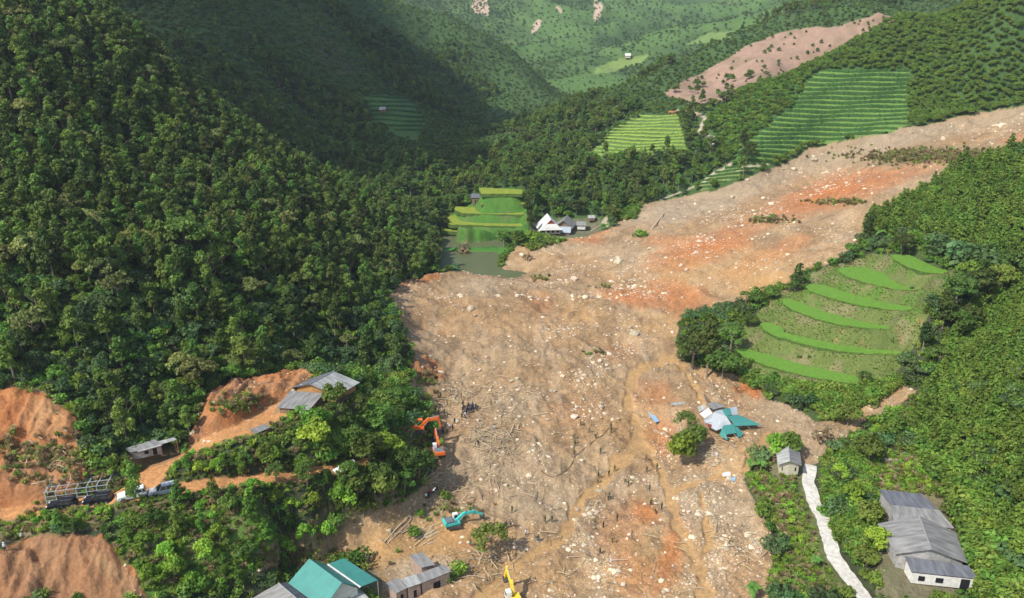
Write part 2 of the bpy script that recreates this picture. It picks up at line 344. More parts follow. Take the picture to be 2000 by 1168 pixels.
# bare slide
m = M_deb; CLS[m] = 3
mixc(m, C_TAN); mixc(m * sstep(-.15, .35, nA), C_GREY, .75); mixc(m * sstep(.05, .5, nB), (.43,.30,.17), .6); mixc(m * sstep(.05, .45, -nB), (.27,.18,.095), .7); mixc(m * sstep(.15, .5, nC), (.24,.16,.09), .55)
fl = np.where(GY < 240, fbm(GX, GY * .22, 3.2, 4, 77), fbm((GX + GY) * .3, GY - GX * .3, 4.5, 4, 78))
mixc(m * sstep(.08, .42, fl), (.26,.18,.10), .5); mixc(m * sstep(.1, .45, -fl), (.42,.32,.21), .45)
RED = [(1370,490,110,30,-15,.9),(1300,470,60,14,0,.5),(1640,370,110,34,-15,.9),(1560,400,80,30,-20,.6),(1760,340,90,22,-15,.5),(1460,440,70,30,-30,.4),(1985,272,40,10,-10,.6),(1500,500,120,20,-25,.5),
       (1225,580,60,20,10,.75),(1290,570,80,30,0,.55),(1340,590,60,40,0,.6),(1160,452,30,8,0,.7),(1150,470,40,10,0,.8),(1260,1000,34,26,20,.95),(1310,1080,30,80,15,.95),(1250,1120,60,50,0,.55),(1210,1040,60,70,0,.35),(1290,850,36,40,0,.7),(1280,770,50,30,0,.5),(1200,690,50,20,0,.3),(1050,590,40,25,0,.4),(1120,800,60,30,0,.25),(840,730,30,14,0,.9),(900,1050,60,40,0,.3),(1450,790,40,14,30,.3),(1470,770,36,10,30,.6)]
for u_, v_, ru, rv, an, k in RED:
    e = ell(u_, v_, ru, rv, an, 90, 360) * m
    e = e * sstep(-.45, .15, nB * .8 + e - .5)
    mixc(e, C_RED * .45 + C_ORANGE * .55, k)
for u_, v_, ru, rv, k in [(1500,560,70,30,.7),(1440,530,140,40,.5),(1300,640,80,25,.5),(1130,610,50,25,.5),(1270,1080,80,100,.35),(780,1060,110,50,.8),(900,1040,80,40,.5),(960,1100,60,50,.4),(1240,830,60,60,.4),(1420,880,60,50,.5),(1130,1130,120,30,.35)]:
    mixc(ell(u_, v_, ru, rv, 0, 90, 360) * m, (.47,.285,.115), k * .8)
greyband = inpoly(PU, PV, [(1200,437),(1280,392),(1490,332),(1580,286),(1900,217),(2040,190),(2040,240),(1850,262),(1700,300),(1560,340),(1420,410),(1300,440)]) & (GY > 240)
mixc(blur(greyband, 4) * m, (.35,.285,.20), .8)
for u_, v_, ru, rv in [(930,560,60,20),(970,900,100,50),(1040,980,80,40),(1540,800,100,30),(1000,790,60,40),(1450,1000,50,50),(1380,990,50,60)]:
    mixc(ell(u_, v_, ru, rv, 0, 90, 360) * m, (.36,.285,.19), .6)
mixc(ell(830, 1115, 70, 26, 0, 90, 360) * m, (.46,.40,.29), .8)
for u_, v_, ru, rv, an in [(1810,305,120,16,-4),(1500,430,40,7,8),(1640,395,50,6,-5),(1230,415,30,12,-20)]:
    e = ell(u_, v_, ru, rv, an, 240, 420); mixc(e * sstep(-.3, .2, nC), (.13,.135,.055), .85)
mixc((M_cut) * 1.0, C_RED * .35 + C_ORANGE * .48); mixc(M_cut * sstep(-.1, .4, nB), (.30,.16,.075), .75); mixc(M_cut * sstep(.2, .5, _n3), (.20,.11,.06), .6); mixc(M_cut * sstep(0, .4, nC), C_ORANGE, .5); CLS[M_cut] = 3
m = reg(CUTS[2], 0, 130); mixc(m, (.25,.14,.075), .7); mixc(ell(215, 1110, 50, 14, 40) * m, (.42,.25,.12), .7)
m = reg(CUTS[0], 0, 150); mixc(ell(80, 930, 110, 60) * m, (.30,.17,.09), .6); mixc(ell(100,800,60,50)*m,(.46,.25,.11),.6)
mixc(ell(1110, 482, 90, 12, 0, 240, 360) * M_deb, (.40,.30,.19), .7)
# cleared hillside with stumps
CLEAR = [(1295,185),(1330,160),(1400,120),(1500,60),(1560,45),(1640,35),(1740,18),(1760,20),(1700,60),(1580,110),(1500,155),(1420,190),(1385,212),(1340,200)]
m = reg(CLEAR, 410, 700); mixc(m, (.33,.215,.15)); mixc(m * sstep(.0, .4, fbm(GX, GY, 12, 3, 81)), (.23,.16,.10), .7); CLS[m] = 6
TEA = [(1435,300),(1480,262),(1540,210),(1590,140),(1640,132),(1775,130),(1775,245),(1730,262),(1660,270),(1575,285),(1490,325),(1440,318)]
TEA2 = [(1385,225),(1450,185),(1580,130),(1560,180),(1500,240),(1440,300),(1430,322),(1400,300),(1390,250)]
m = reg(TEA, 340, 470); mixc(m, (.13,.22,.045)); CLS[m] = 6
m = reg(TEA2, 340, 470); mixc(m, (.05,.11,.03)); CLS[m] = 11
KNOLL = [(1140,300),(1200,252),(1260,218),(1325,222),(1330,245),(1345,295),(1300,297),(1240,300),(1180,303)]
m = reg(KNOLL, 370, 480, True); mixc(m, (.10,.17,.04)); CLS[m] = 6; 
m = reg([(1295,210),(1350,208),(1370,220),(1330,222)], 370, 480, True); mixc(m, C_ORANGE); CLS[m] = 6
m = reg([(1350,355),(1420,325),(1490,322),(1440,345),(1370,372)], 330, 420, True); mixc(m, (.16,.2,.06)); CLS[m] = 6
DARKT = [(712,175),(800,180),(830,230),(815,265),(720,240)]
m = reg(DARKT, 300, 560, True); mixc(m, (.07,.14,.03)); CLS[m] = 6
m = reg([(1165,130),(1210,115),(1270,105),(1250,125),(1200,140),(1160,145)], 600, 1400, True); mixc(m, (.17,.24,.06)); CLS[m] = 6
m = reg([(1340,85),(1380,65),(1440,60),(1400,80)], 600, 2000, True); mixc(m, (.15,.22,.06)); CLS[m] = 6
for u_, v_, ru, rv, an in [(1048,50,6,16,30),(1168,22,7,20,15),(950,10,6,20,0),(1163,4,4,8,0),(1092,18,3,9,-30),(935,8,14,16,0)]:
    mixc(ell(u_, v_, ru, rv, an, 700, 2500) > .4, (.46,.34,.24))
m = reg([(598,60),(650,50),(700,130),(640,125)], 400, 640, True); mixc(m, (.12,.09,.06), .5); 
# roads and tracks
for nm, (ln, hw, L3) in ROADS.items():
    d = seg_dist(GX, GY, [(p[0], p[1]) for p in L3]) + .5 * nC
    k = 1 - sstep(hw - .3, hw + .3, d); mixc(k, (.50,.245,.095)); CLS[(d < hw + 3.2) & (CLS == 0)] = 4; CLS[d < hw + .1] = 6
    mixc(k * (1 - sstep(.0, .5, np.abs(d - hw * .45))), (.42,.2,.08), .6)
PATHS = [([(1318,208),(1345,212),(1378,224),(1370,240),(1366,252),(1396,268),(1390,283),(1398,288)], .8), ([(1428,312),(1425,320),(1385,338),(1372,352),(1340,362),(1290,385)], .9), ([(960,240),(1000,232),(1050,222)], 1.4), ([(1195,408),(1180,428),(1183,440)], 1.2), ([(1440,330),(1488,322),(1500,318)], .6)]
for ln, hw in PATHS:
    L3 = [ground_hit(u, v, 200 if v < 480 else 0) for u, v in ln]
    d = seg_dist(GX, GY, [(p[0], p[1]) for p in L3]) + .4 * nC
    mixc(1 - sstep(hw - .3, hw + .4, d), (.44,.37,.27), .9); CLS[d < hw + .8] = 6
CONC = [(1583,908,1.5),(1578,940,1.5),(1592,985,1.5),(1607,1010,1.5),(1618,1050,1.5),(1630,1090,1.5),(1660,1130,1.6),(1700,1185,1.8)]
CONC3 = [ground_hit(u, v) for u, v, _ in CONC]
d = seg_dist(GX, GY, [(p[0], p[1]) for p in CONC3]); CLS[d < 2.6] = 6
k = 1 - sstep(2, 4, d); num = 0; den = 0
for p in CONC3:
    ww = 1 / ((GX - p[0]) ** 2 + (GY - p[1]) ** 2 + 4) ** 1.5; num = num + ww * p[2]; den = den + ww
GZ = GZ * (1 - k) + (num / den - .05) * k
for _pw, _z in TERR[:6]: CLS[inpoly(GX, GY, _pw)] = 6
for _k in range(len(PADS)):
    _c = np.mean(PADS[_k][0], 0); _pl = at_z([tuple(_c + (np.array(q_) - _c) * (1.0 if _k in (0, 2, 3) else 1.15)) for q_ in PADS[_k][0]], PADS[_k][1]); _m = inpoly(GX, GY, _pl) & (CLS != 3); CLS[_m] = 6; mixc(_m, (.2,.17,.1), .7)
_m = inpoly(GU, GV, [(236,862),(345,848),(352,880),(318,900),(262,896)]) & (GY < 150); CLS[_m] = 6; mixc(_m, (.25,.17,.09), .6)
_m = inpoly(GU, GV, [(75,988),(350,952),(352,976),(200,1004),(80,1008)]) & (GY < 135); CLS[_m & (CLS == 0)] = 4; mixc(_m & (CLS == 4), (.2,.17,.08), .6)
_m = inpoly(GU, GV, [(1040,422),(1172,418),(1176,462),(1168,474),(1040,474)]) & (GY > 290) & (GY < 350); CLS[_m & (CLS != 3)] = 6; mixc(_m & ~M_deb, (.16,.15,.09), .7)
mixc(M_str, C_MUD); CLS[M_str > .3] = 6
mixc(M_pond * 1.0, (.16,.17,.09)); CLS[M_pond] = 6
gc[M_deb] *= np.array((.95, .91, .86))
gc *= (1 + .16 * fbm(GX, GY, 1.1, 2, 91) + .10 * fbm(GX, GY, 4.5, 2, 92))[..., None]
wet = np.clip(M_str * .8, 0, 1)

# ------------------------------------------------------------ materials
MATS = {}
def mat(name, color, rough=.85, spec=.3, noise=None, scale=3.0, amt=.25, bump=0, metal=0, objrand=0, trans=0, detail=4, coord='Object'):
    if name in MATS: return MATS[name]
    m = bpy.data.materials.new(name); m.use_nodes = True; t = m.node_tree; p = t.nodes['Principled BSDF']
    p.inputs['Roughness'].default_value = rough; p.inputs['Specular IOR Level'].default_value = spec; p.inputs['Metallic'].default_value = metal
    rgb = t.nodes.new('ShaderNodeRGB'); rgb.outputs[0].default_value = (*color, 1); src = rgb.outputs[0]
    tc = t.nodes.new('ShaderNodeTexCoord')
    if amt:
        nz = t.nodes.new('ShaderNodeTexNoise'); nz.inputs['Scale'].default_value = scale; nz.inputs['Detail'].default_value = detail
        t.links.new(tc.outputs[coord], nz.inputs['Vector'])
        mr = t.nodes.new('ShaderNodeMapRange'); mr.inputs['From Min'].default_value = .3; mr.inputs['From Max'].default_value = .7
        mr.inputs['To Min'].default_value = 1 - amt; mr.inputs['To Max'].default_value = 1 + amt
        t.links.new(nz.outputs['Fac'], mr.inputs['Value'])
        mx = t.nodes.new('ShaderNodeVectorMath'); mx.operation = 'SCALE'; t.links.new(src, mx.inputs[0]); t.links.new(mr.outputs[0], mx.inputs['Scale']); src = mx.outputs[0]
        if bump:
            b = t.nodes.new('ShaderNodeBump'); b.inputs['Strength'].default_value = bump; t.links.new(nz.outputs['Fac'], b.inputs['Height']); t.links.new(b.outputs[0], p.inputs['Normal'])
    if objrand:
        oi = t.nodes.new('ShaderNodeObjectInfo'); hs = t.nodes.new('ShaderNodeHueSaturation')
        m1 = t.nodes.new('ShaderNodeMapRange'); m1.inputs['To Min'].default_value = 1 - objrand; m1.inputs['To Max'].default_value = 1 + objrand; t.links.new(oi.outputs['Random'], m1.inputs['Value'])
        wn = t.nodes.new('ShaderNodeTexWhiteNoise'); wn.noise_dimensions = '1D'; t.links.new(oi.outputs['Random'], wn.inputs['W'])
        m2 = t.nodes.new('ShaderNodeMapRange'); m2.inputs['To Min'].default_value = .5 - objrand * .055; m2.inputs['To Max'].default_value = .5 + objrand * .045; t.links.new(wn.outputs['Value'], m2.inputs['Value'])
        t.links.new(m1.outputs[0], hs.inputs['Value']); t.links.new(m2.outputs[0], hs.inputs['Hue']); t.links.new(src, hs.inputs['Color']); src = hs.outputs[0]
    t.links.new(src, p.inputs['Base Color'])
    if trans:
        tr = t.nodes.new('ShaderNodeBsdfTranslucent'); t.links.new(src, tr.inputs['Color']); ms = t.nodes.new('ShaderNodeMixShader'); ms.inputs[0].default_value = trans
        t.links.new(p.outputs[0], ms.inputs[1]); t.links.new(tr.outputs[0], ms.inputs[2]); t.links.new(ms.outputs[0], t.nodes['Material Output'].inputs['Surface'])
    MATS[name] = m; return m

# woods stand in for height: the soil lies a crown's height under the tree tops traced above
low = blur((CLS == 1) | (CLS == 7), 10) * 6.0 + blur(CLS == 2, 8) * 2.6 + blur(CLS == 5, 8) * 3.0
GZ = GZ - low * (1 - Ms)
GU, GV, GD = project(GX, GY, GZ)

# ground mesh
def tag(o, label=None, cat=None, group=None, kind=None):
    if label: o['label'] = label
    if cat: o['category'] = cat
    if group: o['group'] = group
    if kind: o['kind'] = kind
    return o
def fast_mesh(name, V, F, colors=None, extra=None):
    me = bpy.data.meshes.new(name); V = np.asarray(V, float); F = np.asarray(F, np.int64)
    me.vertices.add(len(V)); me.vertices.foreach_set('co', V.ravel())
    me.loops.add(F.size); me.loops.foreach_set('vertex_index', F.ravel().astype(np.int32))
    me.polygons.add(len(F)); me.polygons.foreach_set('loop_start', (np.arange(len(F)) * F.shape[1]).astype(np.int32))
    me.polygons.foreach_set('use_smooth', np.zeros(len(F), bool)); me.update(calc_edges=True)
    if colors is not None:
        c = np.ones((len(V), 4)); c[:, :3] = colors; at_ = me.color_attributes.new('col', 'FLOAT_COLOR', 'POINT'); at_.data.foreach_set('color', c.ravel())
    return me
idx = np.arange(NA * NB).reshape(NB, NA)
F = np.stack([idx[:-1, :-1], idx[:-1, 1:], idx[1:, 1:], idx[1:, :-1]], -1).reshape(-1, 4)
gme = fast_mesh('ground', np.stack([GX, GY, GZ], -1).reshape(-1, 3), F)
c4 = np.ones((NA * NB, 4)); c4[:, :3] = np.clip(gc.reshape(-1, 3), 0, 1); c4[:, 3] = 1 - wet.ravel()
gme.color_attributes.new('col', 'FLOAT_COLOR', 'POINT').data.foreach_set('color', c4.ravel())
gme.polygons.foreach_set('use_smooth', np.ones(len(F), bool))
ground = bpy.data.objects.new('ground', gme); COL.objects.link(ground); tag(ground, kind='structure')
m = bpy.data.materials.new('earth'); m.use_nodes = True; t = m.node_tree; p = t.nodes['Principled BSDF']
at_ = t.nodes.new('ShaderNodeAttribute'); at_.attribute_name = 'col'
tc = t.nodes.new('ShaderNodeTexCoord')
n1 = t.nodes.new('ShaderNodeTexNoise'); n1.inputs['Scale'].default_value = 1.6; n1.inputs['Detail'].default_value = 6; n1.inputs['Roughness'].default_value = .65
t.links.new(tc.outputs['Object'], n1.inputs['Vector'])
mr = t.nodes.new('ShaderNodeMapRange'); mr.inputs['From Min'].default_value = .32; mr.inputs['From Max'].default_value = .68; mr.inputs['To Min'].default_value = .74; mr.inputs['To Max'].default_value = 1.24
t.links.new(n1.outputs['Fac'], mr.inputs['Value'])
# scattered pale stones too small to model, in the bare earth's own texture
vo = t.nodes.new('ShaderNodeTexVoronoi'); vo.inputs['Scale'].default_value = 1.3; t.links.new(tc.outputs['Object'], vo.inputs['Vector'])
mx = t.nodes.new('ShaderNodeVectorMath'); mx.operation = 'SCALE'; t.links.new(at_.outputs['Color'], mx.inputs[0]); t.links.new(mr.outputs[0], mx.inputs['Scale'])
t.links.new(mx.outputs[0], p.inputs['Base Color'])
rr = t.nodes.new('ShaderNodeMapRange'); rr.inputs['To Min'].default_value = .42; rr.inputs['To Max'].default_value = .93; t.links.new(at_.outputs['Alpha'], rr.inputs['Value']); t.links.new(rr.outputs[0], p.inputs['Roughness'])
p.inputs['Specular IOR Level'].default_value = .25
b = t.nodes.new('ShaderNodeBump'); b.inputs['Distance'].default_value = .35; t.links.new(at_.outputs['Alpha'], b.inputs['Strength']); t.links.new(n1.outputs['Fac'], b.inputs['Height']); t.links.new(b.outputs[0], p.inputs['Normal'])
t.nodes.remove(vo)
gme.materials.append(m)
# ------------------------------------------------------------ plants
def leafmat(name, col, rnd=.36, trans=.38):
    if trans: col = (col[0] * 2.08, col[1] * 1.78, col[2] * 1.6)
    m = bpy.data.materials.new(name); m.use_nodes = True; t = m.node_tree; p = t.nodes['Principled BSDF']
    at_ = t.nodes.new('ShaderNodeAttribute'); at_.attribute_name = 'col'
    oi = t.nodes.new('ShaderNodeObjectInfo'); hs = t.nodes.new('ShaderNodeHueSaturation')
    m1 = t.nodes.new('ShaderNodeMapRange'); m1.inputs['To Min'].default_value = 1 - rnd; m1.inputs['To Max'].default_value = 1 + rnd * 1.3; t.links.new(oi.outputs['Random'], m1.inputs['Value'])
    wn = t.nodes.new('ShaderNodeTexWhiteNoise'); wn.noise_dimensions = '1D'; t.links.new(oi.outputs['Random'], wn.inputs['W'])
    m2 = t.nodes.new('ShaderNodeMapRange'); m2.inputs['To Min'].default_value = .5 - rnd * .08; m2.inputs['To Max'].default_value = .5 + rnd * .07; t.links.new(wn.outputs['Value'], m2.inputs['Value'])
    vm = t.nodes.new('ShaderNodeVectorMath'); vm.operation = 'MULTIPLY'; vm.inputs[1].default_value = col; t.links.new(at_.outputs['Color'], vm.inputs[0])
    t.links.new(vm.outputs[0], hs.inputs['Color']); t.links.new(m1.outputs[0], hs.inputs['Value']); t.links.new(m2.outputs[0], hs.inputs['Hue'])
    t.links.new(hs.outputs[0], p.inputs['Base Color']); p.inputs['Roughness'].default_value = .55; p.inputs['Specular IOR Level'].default_value = .22
    tr = t.nodes.new('ShaderNodeBsdfTranslucent'); t.links.new(hs.outputs[0], tr.inputs['Color']); ms = t.nodes.new('ShaderNodeMixShader'); ms.inputs[0].default_value = trans
    t.links.new(p.outputs[0], ms.inputs[1]); t.links.new(tr.outputs[0], ms.inputs[2]); t.links.new(ms.outputs[0], t.nodes['Material Output'].inputs['Surface'])
    MATS[name] = m; return m
BARK = mat('bark', (.23, .19, .145), .9, .1, amt=.3, scale=6)
BARKD = mat('dark bark', (.10, .08, .06), .9, .1, amt=.3, scale=6)
def cards(C, N, size, g, asp=1.5, up=.25):
    """leaf sprays: one small bent face each, at C with outward direction N"""
    n = len(C)
    D = N + g.normal(0, .55, (n, 3)); D[:, 2] += up; D /= np.linalg.norm(D, axis=1, keepdims=True)
    T = np.cross(D, g.normal(0, 1, (n, 3))); T /= np.linalg.norm(T, axis=1, keepdims=True); B = np.cross(D, T)
    s = size * g.uniform(.6, 1.35, (n, 1))
    V = np.stack([C - T * s * asp * .5, C - B * s * .5 - D * s * .12, C + T * s * asp * .5 - D * s * .22, C + B * s * .5 - D * s * .05], 1).reshape(-1, 3)
    return V, np.arange(n * 4).reshape(-1, 4)
def crown(lobes, per, size, seed, asp=1.5, up=.25, fill=.35, var=.22):
    """lobes: x, y, z, rx, rz. Sprays over each lobe's shell, some inside"""
    g = np.random.default_rng(seed); Vs, Cs = [], []
    for (x, y, z, rx, rz) in lobes:
        k = max(6, int(per * (rx * rx + rx * rz) * .5))
        d = g.normal(0, 1, (k, 3)); d[:, 2] = np.where(d[:, 2] < -.35, -d[:, 2] * g.uniform(0, 1, k), d[:, 2]); d /= np.linalg.norm(d, axis=1, keepdims=True)
        r = np.where(g.uniform(size=k) < fill, g.uniform(.35, .9, k), g.uniform(.85, 1.12, k))[:, None]
        C = np.array([x, y, z]) + d * r * np.array([rx, rx, rz])
        V, _ = cards(C, d, size, g, asp, up); Vs.append(V)
        tone = 1 + g.uniform(-var, var) + g.normal(0, .10, k)
        c = np.stack([tone * (1 + g.uniform(-.05, .12)), tone, tone * .95], 1); Cs.append(np.repeat(c, 4, 0))
    V = np.concatenate(Vs); return V, np.arange(len(V)).reshape(-1, 4), np.clip(np.concatenate(Cs), .3, 2)
def limb(path, rads, n=6):
    V, F = [], []
    for i, (p, r) in enumerate(zip(path, rads)):
        p = Vector(p); q = Vector(path[min(i + 1, len(path) - 1)]); o_ = Vector(path[max(i - 1, 0)]); d = (q - o_).normalized()
        a = d.orthogonal().normalized(); b_ = d.cross(a)
        for k in range(n):
            an = 2 * math.pi * k / n; V.append(tuple(p + (a * math.cos(an) + b_ * math.sin(an)) * r))
    for i in range(len(path) - 1):
        for k in range(n):
            F.append((i * n + k, i * n + (k + 1) % n, (i + 1) * n + (k + 1) % n, (i + 1) * n + k))
    return np.array(V), np.array(F)
def joinVF(lst):
    V, F, o_ = [], [], 0
    for v, f in lst: V.append(v); F.append(np.asarray(f) + o_); o_ += len(v)
    return np.concatenate(V), np.concatenate(F)
def lobes_for(kind, g):
    L = []
    if kind == 'tall':
        h = 10.5
        for i in range(15):
            z = g.uniform(3.4, 9.6); rr = 2.1 * math.sin(min(1, (10.4 - z) / 5.5) * 1.57); a = g.uniform(0, 6.28); q = g.uniform(.3, 1) * rr
            L.append((q * math.cos(a), q * math.sin(a), z, g.uniform(.8, 1.25), g.uniform(.8, 1.3)))
        L.append((0, 0, 9.9, .9, 1.0))
    elif kind == 'wide':
        for i in range(20):
            a = g.uniform(0, 6.28); q = math.sqrt(g.uniform(0, 1)) * 3.4; z = 7.4 - q * q * .19 + g.uniform(-1.0, .6)
            L.append((q * math.cos(a), q * math.sin(a), z, g.uniform(.9, 1.4), g.uniform(.6, .95)))
    elif kind == 'slim':
        for i in range(14):
            z = 2.4 + 8.6 * i / 13; rr = .55 + .9 * math.sin((i + 1.5) / 15 * 3.14); a = g.uniform(0, 6.28)
            L.append((rr * .6 * math.cos(a), rr * .6 * math.sin(a), z, rr * .85, .8))
    elif kind == 'cone':
        for i in range(15):
            t_ = i / 14; z = 1.2 + 4.6 * t_; rr = 1.5 * (1 - t_) ** .7 + .25; a = i * 2.4
            L.append((rr * .6 * math.cos(a), rr * .6 * math.sin(a), z, max(.4, rr * .62), .55))
    elif kind == 'round':
        for i in range(13):
            a = g.uniform(0, 6.28); q = math.sqrt(g.uniform(0, 1)) * 1.7; z = 3.6 - q * q * .28 + g.uniform(-.9, .6)
            L.append((q * math.cos(a), q * math.sin(a), z, g.uniform(.7, 1.05), g.uniform(.65, .95)))
    elif kind == 'bush':
        for i in range(7):
            a = g.uniform(0, 6.28); q = g.uniform(0, 1) * .95
            L.append((q * math.cos(a), q * math.sin(a), .6 + g.uniform(-.1, .5), g.uniform(.45, .75), g.uniform(.45, .7)))
    elif kind == 'vine':
        for i in range(9):
            a = g.uniform(0, 6.28); q = g.uniform(0, 1) * 2
            L.append((q * math.cos(a), q * math.sin(a), .8 + g.uniform(-.1, .9), g.uniform(.7, 1.1), g.uniform(.45, .8)))
    return L
def tuft(seed, n=46, h=1.5, r=.7, wd=.09):
    g = np.random.default_rng(seed); V, Cc = [], []
    for i in range(n):
        a = g.uniform(0, 6.28); q = g.uniform(0, r * .5); b_ = Vector((q * math.cos(a), q * math.sin(a), 0)); lean = g.uniform(.1, .8); hh = h * g.uniform(.5, 1)
        a += g.normal(0, .5); d = Vector((math.cos(a), math.sin(a), 0)); s_ = Vector((-math.sin(a), math.cos(a), 0)) * wd * g.uniform(.6, 1.4)
        m_ = b_ + d * lean * hh * .4 + Vector((0, 0, hh * .7)); e = b_ + d * lean * hh * .95 + Vector((0, 0, hh * (.95 - lean * .35)))
        V += [b_ - s_ * .5, b_ + s_ * .5, m_ + s_, m_ - s_, m_ - s_, m_ + s_, e + s_ * .2, e - s_ * .2]; tn = g.uniform(.75, 1.3); Cc += [(tn * 1.05, tn, tn * .9)] * 8
    V = np.array([tuple(v) for v in V]); return V, np.arange(len(V)).reshape(-1, 4), np.array(Cc)
TRUNKS = {'tall': ([(0, 0, -.8), (.1, 0, 3), (0, .15, 6.5), (0, 0, 9.5)], [.24, .19, .13, .04]), 'wide': ([(0, 0, -.8), (.2, .1, 3), (.1, .3, 6.4)], [.3, .24, .12]),
          'slim': ([(0, 0, -.8), (0, .1, 5), (0, 0, 10.6)], [.17, .12, .03]), 'cone': ([(0, 0, -.5), (0, 0, 2.4), (0, 0, 5.2)], [.1, .08, .03]), 'round': ([(0, 0, -.5), (.05, 0, 1.5), (0, .1, 3.4)], [.13, .1, .05])}
def trunk_VF(kind, g):
    pth, rd = TRUNKS[kind]; parts = [limb(pth, rd)]
    if kind in ('tall', 'wide', 'round'):
        top = pth[-1][2]
        for i in range(5 if kind != 'round' else 3):
            a = g.uniform(0, 6.28); z0 = top * g.uniform(.45, .8); ln = top * .32
            parts.append(limb([(0, 0, z0), (ln * .6 * math.cos(a), ln * .6 * math.sin(a), z0 + ln * .35), (ln * math.cos(a), ln * math.sin(a), z0 + ln * .8)], [rd[1] * .45, rd[1] * .3, .03], 5))
    return joinVF(parts)
L_DEEP = leafmat('deep green leaves', (.044, .083, .020)); L_MID = leafmat('mid green leaves', (.060, .116, .023)); L_PALE = leafmat('pale olive leaves', (.090, .125, .042))
L_PLANT = leafmat('plantation leaves', (.070, .135, .024), .22); L_BUSH = leafmat('shrub leaves', (.060, .125, .022)); L_GRASS = leafmat('grass blades', (.105, .175, .045)); L_FAR = leafmat('far leaves', (.052, .104, .026), .25)
L_DRY = leafmat('dry blades', (.145, .14, .085)); L_BLUE = leafmat('bluish leaves', (.045, .095, .038)); L_BRIGHT = leafmat('bright leaves', (.095, .19, .025)); L_BROWN = leafmat('dead leaves', (.095, .08, .055))
PROTO = {}
def mesh_of(name, V, F, C, m):
    me = fast_mesh(name, V, F, C); me.materials.append(m); return me
def make_proto(key, kind, per, size, m, seed, asp=1.5, up=.25, bark=BARK, fill=.35):
    g = np.random.default_rng(seed); V, F, C = crown(lobes_for(kind, g), per, size, seed + 1, asp, up, fill)
    cm = mesh_of('crown', V, F, C, m)
    tm = None
    if kind in TRUNKS:
        tv, tf = trunk_VF(kind, g); tm = fast_mesh('trunk', tv, tf); tm.materials.append(bark)
        V2, F2 = joinVF([(V, F), (tv, tf)]); C2 = np.concatenate([C, np.ones((len(tv), 3))])
        jm = fast_mesh(key, V2, F2, C2); jm.materials.append(m); jm.materials.append(bark)
        mi = np.zeros(len(F2), np.int32); mi[len(F):] = 1; jm.polygons.foreach_set('material_index', mi)
    else: jm = cm
    PROTO[key] = (cm, tm, jm)
for i in range(3): make_proto('tall%d' % i, 'tall', 60, .50, [L_DEEP, L_MID, L_MID][i], 100 + i)
for i in range(2): make_proto('wide%d' % i, 'wide', 60, .50, [L_PALE, L_DEEP][i], 120 + i)
for i in range(2): make_proto('slim%d' % i, 'slim', 66, .45, [L_MID, L_DEEP][i], 130 + i)
for i in range(3): make_proto('cone%d' % i, 'cone', 90, .40, L_PLANT, 140 + i, bark=BARKD)
for i in range(2): make_proto('rp%d' % i, 'round', 80, .36, L_PLANT, 145 + i, bark=BARKD)
for i in range(2): make_proto('round%d' % i, 'round', 75, .42, [L_BUSH, L_BLUE][i], 150 + i)
for i in range(3): make_proto('bush%d' % i, 'bush', 90, .30, [L_BUSH, L_MID, L_BRIGHT][i], 160 + i)
make_proto('vine0', 'vine', 60, .36, L_BUSH, 170); make_proto('vine1', 'vine', 60, .36, L_BLUE, 171)
make_proto('far0', 'round', 12, 1.0, L_FAR, 180, bark=BARKD); make_proto('far1', 'round', 12, .9, L_FAR, 181, bark=BARKD)
make_proto('farlow', 'vine', 16, .7, L_FAR, 183); make_proto('farlow1', 'vine', 16, .7, L_MID, 184)
make_proto('twigs', 'bush', 30, .3, L_BROWN, 175)
for k, m_, sd in (('tuft0', L_GRASS, 1), ('tuft1', L_DRY, 2), ('tuft2', L_BRIGHT, 3)):
    V, F, C = tuft(sd); me = mesh_of(k, V, F, C, m_); PROTO[k] = (me, None, me)

